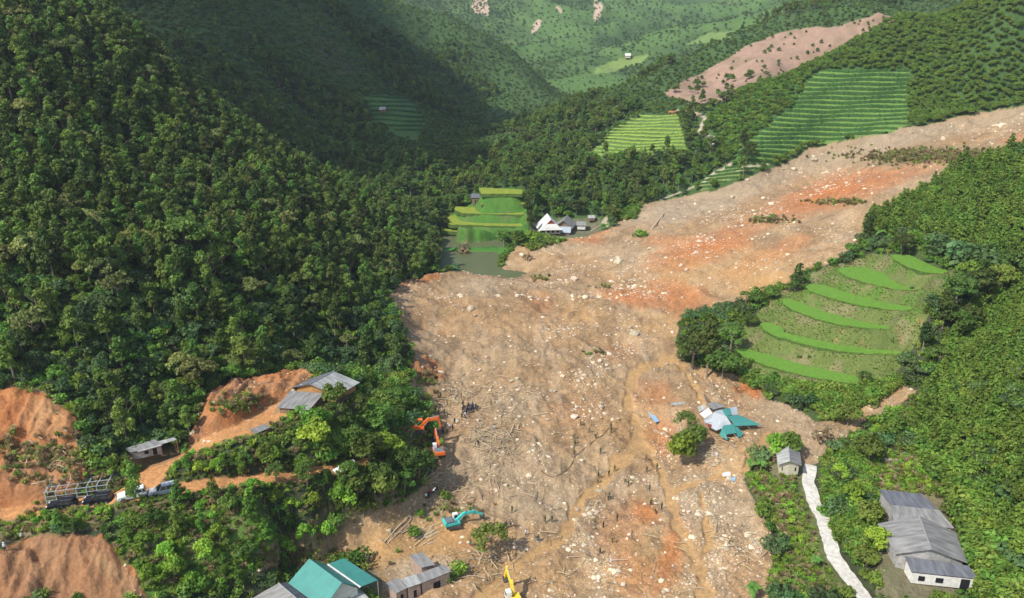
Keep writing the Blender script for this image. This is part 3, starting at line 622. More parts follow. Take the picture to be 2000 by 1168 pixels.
def new_obj(name, me=None, parent=None, loc=None):
    o = bpy.data.objects.new(name, me); COL.objects.link(o)
    if parent: o.parent = parent
    if loc is not None: o.location = loc
    return o
def stuff_cloud(name, pts_, keys, label, cat='plants'):
    """one object of many small copies: pts_ rows x, y, z, scale, key index"""
    pts_ = np.asarray(pts_, float)
    me = bpy.data.meshes.new(name); me.vertices.add(len(pts_)); me.vertices.foreach_set('co', pts_[:, :3].ravel())
    a = me.attributes.new('sc', 'FLOAT', 'POINT'); a.data.foreach_set('value', pts_[:, 3].astype(np.float32))
    a = me.attributes.new('ki', 'INT', 'POINT'); a.data.foreach_set('value', pts_[:, 4].astype(np.int32))
    a = me.attributes.new('ro', 'FLOAT_VECTOR', 'POINT')
    ro = np.stack([rng.normal(0, .06, len(pts_)), rng.normal(0, .06, len(pts_)), rng.uniform(0, 6.28, len(pts_))], 1).astype(np.float32); a.data.foreach_set('vector', ro.ravel())
    o = new_obj(name, me); tag(o, label, cat, kind='stuff')
    ng = bpy.data.node_groups.new(name, 'GeometryNodeTree'); ng.interface.new_socket('Geometry', in_out='INPUT', socket_type='NodeSocketGeometry'); ng.interface.new_socket('Geometry', in_out='OUTPUT', socket_type='NodeSocketGeometry')
    gi = ng.nodes.new('NodeGroupInput'); go = ng.nodes.new('NodeGroupOutput')
    ip = ng.nodes.new('GeometryNodeInstanceOnPoints'); jn = ng.nodes.new('GeometryNodeJoinGeometry')
    for k in reversed(keys):
        src = bpy.data.objects.new('source_' + k, PROTO[k][2]); oi = ng.nodes.new('GeometryNodeObjectInfo'); oi.inputs['Object'].default_value = src; oi.inputs['As Instance'].default_value = True
        ng.links.new(oi.outputs['Geometry'], jn.inputs[0])
    ng.links.new(jn.outputs[0], ip.inputs['Instance']); ip.inputs['Pick Instance'].default_value = True
    for nm, ty, so_ in (('sc', 'FLOAT', 'Scale'), ('ki', 'INT', 'Instance Index'), ('ro', 'FLOAT_VECTOR', 'Rotation')):
        na = ng.nodes.new('GeometryNodeInputNamedAttribute'); na.data_type = ty; na.inputs['Name'].default_value = nm
        ng.links.new([x for x in na.outputs if x.enabled][0], ip.inputs[so_])
    ng.links.new(gi.outputs[0], ip.inputs['Points']); ng.links.new(ip.outputs[0], go.inputs[0])
    md = o.modifiers.new('scatter', 'NODES'); md.node_group = ng
    return o
def sample(cls_ids, spacing, amax=.80, y0=75, y1=2600, grow=None, vmin=-260, vmax=1500, maskf=None):
    """jittered grid over the place, kept where the ground is of one of the given classes"""
    res = []
    bands = [(y0, y1, spacing)] if grow is None else grow
    for (b0, b1, sp) in bands:
        xm = b1 * amax; xs = np.arange(-xm, xm, sp); ys = np.arange(b0, b1, sp)
        X, Y = np.meshgrid(xs, ys); X = X + rng.uniform(-.45, .45, X.shape) * sp; Y = Y + rng.uniform(-.45, .45, Y.shape) * sp
        X = X.ravel(); Y = Y.ravel(); k = (Y > b0) & (Y < b1) & (np.abs(X / Y) < amax); X = X[k]; Y = Y[k]
        fa = ((X / Y - A0) / (A1 - A0) * (NA - 1) + .5).astype(int); fb = ((np.log(Y / 100) - B0) / (B1 - B0) * (NB - 1) + .5).astype(int)
        k = (fa >= 0) & (fa < NA) & (fb >= 0) & (fb < NB); X, Y, fa, fb = X[k], Y[k], fa[k], fb[k]
        k = np.isin(CLS[fb, fa], cls_ids); X, Y = X[k], Y[k]
        Z = H(X, Y); u, v, d = project(X, Y, Z); k = (v > vmin) & (v < vmax); res.append(np.stack([X, Y, Z, u, v, d], 1)[k])
    P_ = np.concatenate(res); return P_
# hidden ground: running maximum of the sight slope along each direction, so nothing is grown where the hills hide it well below the line of sight
slp = (GZ - CAMZ) / GY
run = np.maximum.accumulate(slp, axis=0)
def shows(P_, top):
    fa = np.clip(((P_[:, 0] / P_[:, 1] - A0) / (A1 - A0) * (NA - 1) + .5).astype(int), 0, NA - 1); fb = np.clip(((np.log(P_[:, 1] / 100) - B0) / (B1 - B0) * (NB - 1) + .5).astype(int), 0, NB - 1)
    return (P_[:, 2] + top - CAMZ) / P_[:, 1] > run[np.maximum(fb - 4, 0), fa] - .012
def plant(key, name, x, y, z, s, label, cat, group, rot=None, parts=True):
    cm, tm, jm = PROTO[key]; rz = random.uniform(0, 6.28) if rot is None else rot
    if parts and tm is not None:
        r = new_obj(name, None, loc=(x, y, z)); r.rotation_euler = (0, 0, rz); r.scale = (s, s, s * random.uniform(.9, 1.12)); new_obj('trunk', tm, r); new_obj('crown', cm, r)
    else:
        r = new_obj(name, jm, loc=(x, y, z)); r.rotation_euler = (random.gauss(0, .05), random.gauss(0, .05), rz); r.scale = (s, s, s * random.uniform(.85, 1.15))
    tag(r, label, cat, group); return r
def split_near(P_, n, top=5):
    """the n that show largest, and the rest"""
    u, v, d = P_[:, 3], P_[:, 4], P_[:, 5]
    inview = (u > -10) & (u < 2010) & (v > -10) & (v < 1180) & shows(P_, top)
    k = np.argsort(np.where(inview, d, 1e9))[:n]; m = np.zeros(len(P_), bool); m[k] = inview[k]
    return P_[m], P_[~m]
# left forest
keysF = ['tall0', 'tall1', 'tall2', 'wide0', 'wide1', 'slim0', 'slim1', 'round0', 'round1']
Pf = sample([1], 3.05, y0=90, y1=340); Pf = Pf[shows(Pf, 14)]
def fkind(P_):
    q = vnoise(P_[:, 0], P_[:, 1], 9, 5); r_ = rng.uniform(size=len(P_)); k = np.zeros(len(P_), int)
    lowz = (P_[:, 4] > 560)   # the lower skirt is younger growth
    k = np.where(r_ < .18, 0, np.where(r_ < .40, 1, np.where(r_ < .6, 2, np.where(r_ < .72, 3, np.where(r_ < .80, 4, np.where(r_ < .9, 5, 6))))))
    k = np.where(lowz & (rng.uniform(size=len(P_)) < .75), np.where(r_ < .5, 7, 8), k); return k
near, rest = split_near(Pf, 290)
LBL_F = {'tall': 'tall leafy tree with a clumpy upright crown, packed among others on the left forest hillside', 'wide': 'spreading round-topped tree rising among the dense forest on the left hillside', 'slim': 'slender column-shaped tree squeezed into the left forest hillside', 'round': 'low bushy young tree on the lower edge of the left forest hillside'}
for p_, k in zip(near, fkind(near)):
    key = keysF[k]; kd = key[:-1]
    plant(key, {'tall': 'forest_tree', 'wide': 'spreading_tree', 'slim': 'slender_tree', 'round': 'young_tree'}[kd], p_[0], p_[1], p_[2] - .2, random.uniform(.6, 1.02), LBL_F[kd], 'tree', kd + ' trees of the left forest')
stuff_cloud('forest', np.c_[rest[:, :3], rng.uniform(.55, 1.02, len(rest)), fkind(rest)], keysF, 'dense dark green broadleaf forest covering the steep left hillside', 'forest')
# right plantations
Pp = sample([2], 2.45, y0=78, y1=300); Pp = Pp[shows(Pp, 6)]
Pp2 = sample([2], 2.2, y0=300, y1=480); Pp = np.concatenate([Pp, Pp2[shows(Pp2, 6)]])
near, rest = split_near(Pp, 290)
for i, p_ in enumerate(near):
    plant(['cone0', 'rp0', 'cone1', 'rp1', 'cone2'][i % 5], 'plantation_tree', p_[0], p_[1], p_[2] - .2, random.uniform(.75, 1.15), 'young bright green plantation tree in the close-planted grove on the lower right slope', 'tree', 'plantation trees of the lower right slope', parts=True)
stuff_cloud('plantation_woods', np.c_[rest[:, :3], rng.uniform(.7, 1.15, len(rest)) * np.where(rest[:, 1] > 300, .72, 1), np.where(rest[:, 1] > 300, rng.integers(3, 5, len(rest)), rng.integers(0, 5, len(rest)))], ['cone0', 'cone1', 'cone2', 'rp0', 'rp1'], 'close-planted green plantation woods on the slopes right of the slide', 'forest')
# woods beyond
Pq = sample([5, 7], 0, grow=[(270, 400, 3.6), (400, 600, 3.5), (600, 900, 4.3), (900, 1500, 6.6)], vmin=-60, amax=.72); Pq = Pq[shows(Pq, 6)]
Pg = sample([8], 0, grow=[(600, 1500, 11)], vmin=-60, amax=.72); Ph = sample([7], 0, grow=[(390, 640, 3.3)], vmin=-60, amax=.72); Ph = Ph[shows(Ph, 6)]; Pq = np.concatenate([Pq, Pg[shows(Pg, 6)], Ph])
ki = np.where(Pq[:, 1] < 420, rng.integers(0, 6, len(Pq)), rng.choice([6, 7, 8, 8, 8, 9, 8, 9], len(Pq)))
isw = (Pq[:, 1] > 400) & (Pq[:, 1] < 720) & (vnoise(Pq[:, 0], Pq[:, 1], 38, 66) > .25); ki = np.where(isw, rng.integers(0, 5, len(Pq)), ki)
stuff_cloud('far_woods', np.c_[Pq[:, :3], rng.uniform(.7, 1.35, len(Pq)) * np.where(isw, 1.25, 1) * np.where(Pq[:, 1] < 420, .72, np.where(Pq[:, 1] < 900, .56, .85)), ki], ['round0', 'round1', 'cone0', 'tall1', 'wide1', 'round0', 'far0', 'far1', 'farlow', 'farlow1'], 'woods covering the valley sides and hills beyond the slide', 'forest')
print('counts', len(Pf), len(Pp), len(Pq))
# undergrowth
Pu = sample([0, 1, 2], 1.75, y0=85, y1=330); Pu = Pu[shows(Pu, 2)]
ku = np.where(rng.uniform(size=len(Pu)) < .55, rng.integers(0, 5, len(Pu)), rng.integers(5, 8, len(Pu)))
stuff_cloud('undergrowth', np.c_[Pu[:, :3], rng.uniform(.6, 1.4, len(Pu)), ku], ['bush0', 'bush1', 'vine0', 'vine1', 'tuft0', 'bush0', 'tuft0', 'tuft2'], 'tangled green shrubs and tall grass covering the banks', 'undergrowth')
Pw = sample([4], .8, y0=85, y1=330); ku = rng.choice([0, 0, 1, 1, 2, 3], len(Pw))
stuff_cloud('tall_grass', np.c_[Pw[:, :3], rng.uniform(.35, .9, len(Pw)), ku], ['tuft0', 'tuft1', 'tuft2', 'bush2'], 'tufts of green and dry grass on the open ground beside the slide', 'grass')
Pb = sample([10], .8, y0=150, y1=260); ku = rng.choice([0, 0, 1, 2, 2, 0], len(Pb)); Pb = Pb[vnoise(Pb[:, 0], Pb[:, 1], 3, 8) > -.5]; ku = ku[:len(Pb)]
stuff_cloud('bank_grass', np.c_[Pb[:, :3], rng.uniform(.16, .38, len(Pb)), ku], ['tuft0', 'tuft1', 'tuft2', 'bush0'], 'grass and weeds on the banks between the rice strips of the hillock', 'grass')
Pd = sample([11], 2.0, y0=330, y1=480)
stuff_cloud('dark_tea_field', np.c_[Pd[:, :3], rng.uniform(.9, 1.4, len(Pd)), rng.integers(0, 2, len(Pd))], ['bush1', 'bush0'], 'even dark green tea bushes left of the striped field', 'tea field')
# ------------------------------------------------------------ builders
def P3(u, v, z):
    a, s = ray(u, v); Y = (z - CAMZ) / s; return Vector((a * Y, Y, z))
def GH(u, v, ymin=0):
    return Vector(ground_hit(u, v, ymin))
def ppm(u, v):
    p = GH(u, v); return FPX / project(p.x, p.y, p.z)[2]
class MB:
    def __init__(s): s.V = []; s.F = []; s.UV = {}
    def add(s, V, F): o_ = len(s.V); s.V += [tuple(v) for v in V]; s.F += [tuple(i + o_ for i in f) for f in F]; return s
    def box(s, c, d, rot=None, taper=1.0):
        x, y, z = [q / 2 for q in d]; V = [Vector(((-x, x)[i & 1] * (taper if i & 4 else 1), (-y, y)[(i >> 1) & 1] * (taper if i & 4 else 1), (-z, z)[(i >> 2) & 1])) for i in range(8)]
        if rot is not None: V = [rot @ v for v in V]
        V = [v + Vector(c) for v in V]
        return s.add(V, [(0, 2, 3, 1), (4, 5, 7, 6), (0, 1, 5, 4), (2, 6, 7, 3), (0, 4, 6, 2), (1, 3, 7, 5)])
    def bar(s, p, q, wd, h=None):
        p, q = Vector(p), Vector(q); d = q - p; h = h or wd
        return s.box((p + q) / 2, (d.length, wd, h), d.to_track_quat('X', 'Z').to_matrix())
    def tube(s, path, r, n=8, cap=True):
        rs = r if isinstance(r, (list, tuple)) else [r] * len(path); V, F = limb(path, rs, n); F = [tuple(f) for f in F]
        if cap: F += [tuple(reversed(range(n))), tuple(range((len(path) - 1) * n, len(path) * n))]
        return s.add(V, F)
    def prism(s, prof, y0, y1):
        """profile in x, z swept along y"""
        n_ = len(prof); V = [(x, y0, z) for x, z in prof] + [(x, y1, z) for x, z in prof]
        F = [tuple(range(n_)), tuple(reversed(range(n_, 2 * n_)))] + [(i, i + n_, (i + 1) % n_ + n_, (i + 1) % n_) for i in range(n_)]
        return s.add(V, F)
    def build(s, name, m, parent=None, smooth=False, bevel=0):
        me = bpy.data.meshes.new(name); me.from_pydata(s.V, [], s.F); me.materials.append(m)
        import bmesh
        bm = bmesh.new(); bm.from_mesh(me); bmesh.ops.recalc_face_normals(bm, faces=bm.faces)
        if bevel: bmesh.ops.bevel(bm, geom=list(bm.edges), offset=bevel, segments=2, affect='EDGES', clamp_overlap=True)
        if smooth:
            for f in bm.faces: f.smooth = True
        bm.to_mesh(me); bm.free()
        o = new_obj(name, me, parent); return o
def slab_mesh(name, q, m, parent, th=.09, uvs=None, nx=14, ny=4, sag=.0, seed=0):
    """a sheet roof: corners q[0], q[1] along the upper edge, q[2], q[3] along the lower; laid from overlapping sheets with lifted laps"""
    g = random.Random(seed); q = [Vector(c) for c in q]; V, F, UV, C = [], [], [], []
    n_ = (q[1] - q[0]).cross(q[3] - q[0]).normalized(); n_ = n_ if n_.z > 0 else -n_
    Lx = (q[1] - q[0]).length; Ly = (q[3] - q[0]).length; nx = max(2, int(Lx / 1.05)); ny = max(1, int(Ly / 1.7))
    P_ = lambda a, b: (q[0] * (1 - a) + q[1] * a) * (1 - b) + (q[3] * (1 - a) + q[2] * a) * b
    for j in range(ny):
        for i in range(nx):
            b0, b1 = j / ny, (j + 1) / ny + (.04 if j < ny - 1 else 0); a0, a1 = i / nx, (i + 1) / nx
            lift = g.uniform(0, .01); lo = .05 * (ny - j) / ny * 0
            c = [P_(a0, b0) + n_ * (.03 * (j % 2)), P_(a1, b0) + n_ * (.03 * (j % 2)), P_(a1, b1) + n_ * (lift + .02), P_(a0, b1) + n_ * (lift + .02)]
            tn = g.uniform(.93, 1.07); k = len(V)
            V += c + [p - n_ * th for p in c]
            F += [(k, k + 1, k + 2, k + 3), (k + 7, k + 6, k + 5, k + 4), (k, k + 4, k + 5, k + 1), (k + 1, k + 5, k + 6, k + 2), (k + 2, k + 6, k + 7, k + 3), (k + 3, k + 7, k + 4, k)]
            UV += [(a0 * Lx, b0 * Ly), (a1 * Lx, b0 * Ly), (a1 * Lx, b1 * Ly), (a0 * Lx, b1 * Ly)] * 2; C += [(tn, tn, tn)] * 8
    me = fast_mesh(name, [tuple(v) for v in V], F, np.array(C)); me.materials.append(m)
    uvl = me.uv_layers.new(name='UVMap'); UV = np.array(UV)[np.array(F).ravel()]; uvl.data.foreach_set('uv', UV.ravel().astype(np.float32))
    return new_obj(name, me, parent)
def roofmat(name, col, rough=.8, spec=.3, streak=.38, metal=0.0):
    m = bpy.data.materials.new(name); m.use_nodes = True; t = m.node_tree; p = t.nodes['Principled BSDF']
    uv = t.nodes.new('ShaderNodeUVMap'); at_ = t.nodes.new('ShaderNodeAttribute'); at_.attribute_name = 'col'
    mp = t.nodes.new('ShaderNodeMapping'); mp.inputs['Scale'].default_value = (1.5, .3, 1); t.links.new(uv.outputs[0], mp.inputs[0])
    nz = t.nodes.new('ShaderNodeTexNoise'); nz.inputs['Scale'].default_value = 1; nz.inputs['Detail'].default_value = 4; t.links.new(mp.outputs[0], nz.inputs['Vector'])
    mr = t.nodes.new('ShaderNodeMapRange'); mr.inputs['From Min'].default_value = .3; mr.inputs['From Max'].default_value = .7; mr.inputs['To Min'].default_value = 1 - streak; mr.inputs['To Max'].default_value = 1 + streak; t.links.new(nz.outputs['Fac'], mr.inputs['Value'])
    v1 = t.nodes.new('ShaderNodeVectorMath'); v1.operation = 'SCALE'; t.links.new(at_.outputs['Color'], v1.inputs[0]); t.links.new(mr.outputs[0], v1.inputs['Scale'])
    v2 = t.nodes.new('ShaderNodeVectorMath'); v2.operation = 'MULTIPLY'; v2.inputs[1].default_value = col; t.links.new(v1.outputs[0], v2.inputs[0]); t.links.new(v2.outputs[0], p.inputs['Base Color'])
    wv = t.nodes.new('ShaderNodeTexWave'); wv.inputs['Scale'].default_value = 1.75; t.links.new(uv.outputs[0], wv.inputs['Vector'])
    b = t.nodes.new('ShaderNodeBump'); b.inputs['Strength'].default_value = .0; b.inputs['Distance'].default_value = .02; t.links.new(wv.outputs['Fac'], b.inputs['Height']); p.inputs['Roughness'].default_value = rough; p.inputs['Specular IOR Level'].default_value = spec; p.inputs['Metallic'].default_value = metal
    return m
RF_GREY = roofmat('weathered grey cement sheet', (.215, .21, .20)); RF_LIGHT = roofmat('pale grey cement sheet', (.33, .33, .31)); RF_DARK = roofmat('dark grey cement sheet', (.12, .125, .14))
RF_TEAL = roofmat('teal painted metal', (.055, .23, .20), .45, .4, .08); RF_WHITE = roofmat('bleached white sheet', (.62, .61, .57), .7, .3, .12); RF_BLUE = roofmat('blue grey painted metal', (.33, .38, .42), .5, .4, .12)
RF_SKY = roofmat('sky blue sheet', (.25, .42, .60), .5, .4, .1)
WOOD = mat('weathered timber', (.24, .17, .11), .9, .2, amt=.35, scale=4); WOODO = mat('fresh orange timber', (.42, .22, .08), .8, .2, amt=.25, scale=4)
WHITEW = mat('whitewashed wall', (.66, .64, .58), .85, .2, amt=.14, scale=1.5); GREYW = mat('grey block wall', (.33, .32, .30), .9, .2, amt=.25, scale=2)
BRICKW = mat('pinkish block wall', (.36, .27, .22), .9, .2, amt=.3, scale=3); DARKIN = mat('dark opening', (.02, .02, .022), .9, .1, amt=0); REDW = mat('dark red boards', (.25, .035, .03), .7, .3, amt=.2)
SOILW = mat('cream wall', (.52, .47, .36), .85, .2, amt=.15)
def walls(name, ring, zg, m, parent, inset=.88, drop=.22):
    """outer walls under a roof: ring of roof points in order; each stands inset from the eaves, down to zg"""
    c = sum((Vector(p) for p in ring), Vector()) / len(ring); b = MB(); T = []
    for p in ring:
        p = Vector(p); q = c + (p - c) * inset; T.append(Vector((q.x, q.y, p.z - drop)))
    n_ = len(T); V = [tuple(t_) for t_ in T] + [(t_.x, t_.y, zg) for t_ in T]
    b.add(V, [(i, (i + 1) % n_, (i + 1) % n_ + n_, i + n_) for i in range(n_)]); o = b.build(name, m, parent); o['_t'] = 0; del o['_t']
    return o, T
def opening(name, T, i, t0, t1, z0, z1, m, parent, out=.05):
    """a door or window set on wall i of ring T"""
    a, b_ = T[i], T[(i + 1) % len(T)]; d = Vector((b_.x - a.x, b_.y - a.y, 0)); p, q = a + d * t0, a + d * t1; n_ = Vector((d.y, -d.x, 0)).normalized()
    if n_.y > 0: n_ = -n_
    mb = MB(); c = (p + q) / 2 + n_ * out; mb.box((c.x, c.y, (z0 + z1) / 2), ((q - p).length, .1, z1 - z0), Matrix.Rotation(math.atan2(d.y, d.x), 3, 'Z')); return mb.build(name, m, parent)
def root_at(name, loc, label, cat, group=None, rz=0):
    r = new_obj(name, None, loc=loc); r.rotation_euler = (0, 0, rz); tag(r, label, cat, group); bpy.context.view_layer.update(); return r
def adopt(r):
    """children were built in world coordinates: make them local to their thing's base"""
    M = Matrix.Translation(r.location).inverted()
    for c in r.children:
        if c.type == 'MESH': c.data.transform(M)
        for d in c.children:
            if d.type == 'MESH': d.data.transform(M)
def ridgecap(a, b_, parent, m=None, r=.12):
    return MB().tube([tuple(Vector(a) + Vector((0, 0, .03))), tuple(Vector(b_) + Vector((0, 0, .03)))], r, 6).build('ridge_cap', m or RFCAP, parent)
RFCAP = mat('ridge tile', (.27, .27, .27), .8, .2, amt=.2)

# ---- right farmhouse
r = root_at('farmhouse', P3(1805, 1090, .6), 'long grey roofed farmhouse with several joined roofs beside the pale concrete path', 'house')
ra, rb = P3(1795, 1007, 6.2), P3(1819, 1073, 6.2); la, lb = P3(1714, 1023, 3.6), P3(1749, 1082, 3.6); qa, qb = P3(1866, 1040, 3.4), P3(1890, 1100, 3.4)
slab_mesh('roof', [ra, rb, lb, la], RF_GREY, r, seed=1); slab_mesh('roof', [ra, rb, qb, qa], RF_GREY, r, seed=2); ridgecap(ra, rb, r)
w1, T = walls('wall', [la, lb, rb, qb, qa, ra], .6, GREYW, r, .9)
u1 = [P3(1716, 955, 5.0), P3(1802, 965, 5.0), P3(1834, 999, 4.4), P3(1742, 990, 4.4)]; slab_mesh('roof', u1, RF_DARK, r, seed=3); walls('wall', u1, .6, GREYW, r, .9)
u2 = [P3(1740, 986, 4.9), P3(1834, 996, 4.9), P3(1864, 1032, 4.0), P3(1746, 1021, 4.0)]; slab_mesh('roof', u2, RF_GREY, r, seed=4); walls('wall', u2, .6, GREYW, r, .9)
u3 = [P3(1767, 1086, 3.7), P3(1892, 1105, 3.7), P3(1911, 1131, 2.8), P3(1780, 1117, 2.8)]; slab_mesh('roof', u3, RF_DARK, r, seed=5); w3, T3 = walls('wall', u3, .5, WHITEW, r, .93)
opening('door', T3, 2, .08, .22, .5, 2.4, DARKIN, r); opening('window', T3, 2, .5, .62, 1.2, 2.1, DARKIN, r); opening('window', T3, 2, .8, .9, 1.2, 2.1, DARKIN, r); opening('window', T, 1, .3, .45, 2.2, 3.2, DARKIN, r)
adopt(r)
# ---- small hut by the path
r = root_at('hut', P3(1542, 920, .5), 'small grey gabled hut with open front at the top of the concrete path', 'hut')
ra, rb = P3(1540, 872, 4.2), P3(1543, 900, 4.2); la, lb = P3(1516, 884, 2.9), P3(1519, 908, 2.9); qa, qb = P3(1562, 882, 2.9), P3(1566, 910, 2.9)
slab_mesh('roof', [ra, rb, lb, la], RF_LIGHT, r, seed=11); slab_mesh('roof', [ra, rb, qb, qa], RF_GREY, r, seed=12); ridgecap(ra, rb, r)
w1, T = walls('wall', [la, lb, rb, qb, qa, ra], .4, SOILW, r, .8); opening('door', [T[1], T[3]], 0, .12, .88, 1.3, 2.2, DARKIN, r); adopt(r)
# ---- left farmhouse
r = root_at('farmhouse', P3(620, 790, 15.4), 'grey roofed farmhouse at the top of the orange dirt track below the forest', 'house')
ra, rb = P3(605, 750, 19.6), P3(652, 725, 19.6); ea, eb = P3(658, 774, 16.9), P3(703, 747, 16.9); fa, fb = P3(570, 757, 16.9), P3(622, 733, 16.9)
slab_mesh('roof', [ra, rb, eb, ea], RF_LIGHT, r, seed=21); slab_mesh('roof', [ra, rb, fb, fa], RF_DARK, r, seed=22); ridgecap(ra, rb, r)
w1, T = walls('wall', [fa, ra, ea, eb, rb, fb], 15.2, WOODO, r, .86); opening('gable_wall', [T[0], T[2]], 0, .12, .9, 17.0, 17.9, WHITEW, r)
lo = [P3(568, 763, 17.5), P3(633, 768, 17.4), P3(604, 801, 16.6), P3(539, 796, 16.6)]; slab_mesh('roof', lo, RF_GREY, r, seed=23); w2, T2 = walls('wall', lo, 15.2, WOOD, r, .86); opening('door', T2, 2, .4, .6, 14.5, 16.3, DARKIN, r)
adopt(r)
# ---- small tin roof by the track
r = root_at('lean_to', P3(508, 850, 14.5), 'tiny grey sheet roofed shelter beside the orange dirt track', 'shelter')
q = [P3(488, 839, 16.4), P3(517, 827, 16.4), P3(528, 835, 16.0), P3(500, 847, 16.0)]; slab_mesh('roof', q, RF_GREY, r, seed=31)
for p_ in q:
    c = sum(q, Vector()) / 4; p2 = c + (p_ - c) * .85; MB().tube([(p2.x, p2.y, 14), (p2.x, p2.y, p_.z - .1)], .07, 6).build('post', WOOD, r)
walls('wall', q, 14.2, WOOD, r, .7, .4); adopt(r)
# ---- roadside shed
r = root_at('roadside_shed', P3(285, 893, 13.4), 'long low grey shed with patched sheet roofs at the bend of the orange track', 'shed')
q = [P3(244, 876, 15.4), P3(303, 858, 15.7), P3(319, 869, 15.0), P3(255, 884, 14.9)]; slab_mesh('roof', q, RF_GREY, r, seed=41); _, T = walls('wall', q, 13.2, GREYW, r, .85)
opening('door', T, 2, .15, .3, 13.3, 14.7, RF_SKY, r); opening('window', T, 2, .45, .6, 13.9, 14.5, DARKIN, r)
slab_mesh('gutter_strip', [P3(268, 881, 15.0), P3(314, 868, 15.2), P3(316, 870, 15.1), P3(270, 883, 14.9)], RF_LIGHT, r, seed=42)
q = [P3(308, 862, 15.6), P3(340, 854, 15.6), P3(345, 859, 15.2), P3(314, 868, 15.2)]; slab_mesh('roof', q, RF_LIGHT, r, seed=43)
for p_ in q: MB().tube([(p_.x, p_.y, 13), (p_.x, p_.y, p_.z - .1)], .07, 6).build('post', WOOD, r)
adopt(r)
# ---- teal roofed house
r = root_at('teal_roofed_house', P3(640, 1150, -3.6), 'house with a steep teal metal gable roof and a flat teal canopy at its side', 'house')
ra, rb = P3(604, 1091, 3.4), P3(668, 1138, 3.4); la, lb = P3(563, 1139, .2), P3(632, 1190, .2); qa, qb = P3(639, 1103, .9), P3(705, 1147, .9)
slab_mesh('roof', [ra, rb, lb, la], RF_TEAL, r, seed=51); slab_mesh('roof', [ra, rb, qb, qa], RF_TEAL, r, seed=52); _, T = walls('wall', [la, lb, rb, qb, qa, ra], -3.8, WHITEW, r, .9)
q = [P3(641, 1101, 1.1), P3(672, 1090, .7), P3(738, 1133, .7), P3(705, 1146, 1.1)]; slab_mesh('canopy', q, RF_TEAL, r, seed=53)
MB().bar(P3(640, 1102, 1.25), P3(704, 1147, 1.25), .28, .08).build('gutter', WHITEW, r)
for p_ in (q[1], q[2], q[1] * .5 + q[2] * .5): MB().tube([(p_.x, p_.y - .2, -4.2), (p_.x, p_.y - .2, .6)], .07, 6).build('post', GREYW, r)
opening('window', [T[1], T[3]], 0, .55, .75, -1.6, -.4, DARKIN, r)
adopt(r)
r = root_at('grey_roofed_house', P3(545, 1175, -3.4), 'dark grey gable roofed house at the lower edge left of the teal roof', 'house')
ra, rb = P3(544, 1139, 1.2), P3(592, 1180, 1.2); la, lb = P3(486, 1172, -1.2), P3(540, 1215, -1.2); qa, qb = P3(574, 1136, -1.0), P3(628, 1180, -1.0)
slab_mesh('roof', [ra, rb, lb, la], RF_GREY, r, seed=55); slab_mesh('roof', [ra, rb, qb, qa], RF_DARK, r, seed=56); ridgecap(ra, rb, r); walls('wall', [la, lb, rb, qb, qa, ra], -3.6, GREYW, r, .9); adopt(r)
r = root_at('patched_roof_house', P3(690, 1180, -3.8), 'house with a patched pale grey sheet roof in front of the teal canopy', 'house')
q = [P3(650, 1160, -.2), P3(696, 1143, -.2), P3(722, 1170, -1.2), P3(672, 1192, -1.2)]; slab_mesh('roof', q, RF_LIGHT, r, seed=57); walls('wall', q, -3.9, GREYW, r, .88)
MB().bar(P3(650, 1160, -.1), P3(688, 1145, -.1), .3, .12).build('ridge_flashing', WHITEW, r); adopt(r)
# ---- L shaped sheds in the yard
def shed(name, label, quads, zg, wm, seeds):
    r = root_at(name, P3(sum(c[0] for c in quads[0][0]) / 4, sum(c[1] for c in quads[0][0]) / 4 + 14, zg), label, 'shed')
    for (q, rm), sd in zip(quads, seeds):
        q = [P3(*c) for c in q]; slab_mesh('roof', q, rm, r, seed=sd)
        _, T = walls('wall', q, zg - .2, wm, r, .88); opening('doorway', T, 2, .35, .6, zg, zg + 1.5, DARKIN, r)
    adopt(r); return r
shed('animal_shed', 'small grey shed at the upper corner of the yard right of the teal roofed house', [([(799, 1084, -1.3), (825, 1079, -1.3), (850, 1103, -1.7), (823, 1109, -1.7)], RF_GREY)], -4.3, BRICKW, [61])
shed('long_shed', 'long low shed of three joined grey sheet roofs across the bottom of the yard', [([(750, 1141, -1.5), (776, 1128, -1.3), (796, 1148, -1.8), (774, 1159, -1.9)], RF_GREY), ([(782, 1131, -1.2), (812, 1121, -1.2), (823, 1139, -1.7), (797, 1148, -1.7)], RF_LIGHT), ([(813, 1122, -1.3), (867, 1102, -1.3), (882, 1116, -1.8), (821, 1140, -1.8)], RF_GREY)], -4.3, BRICKW, [62, 63, 64])
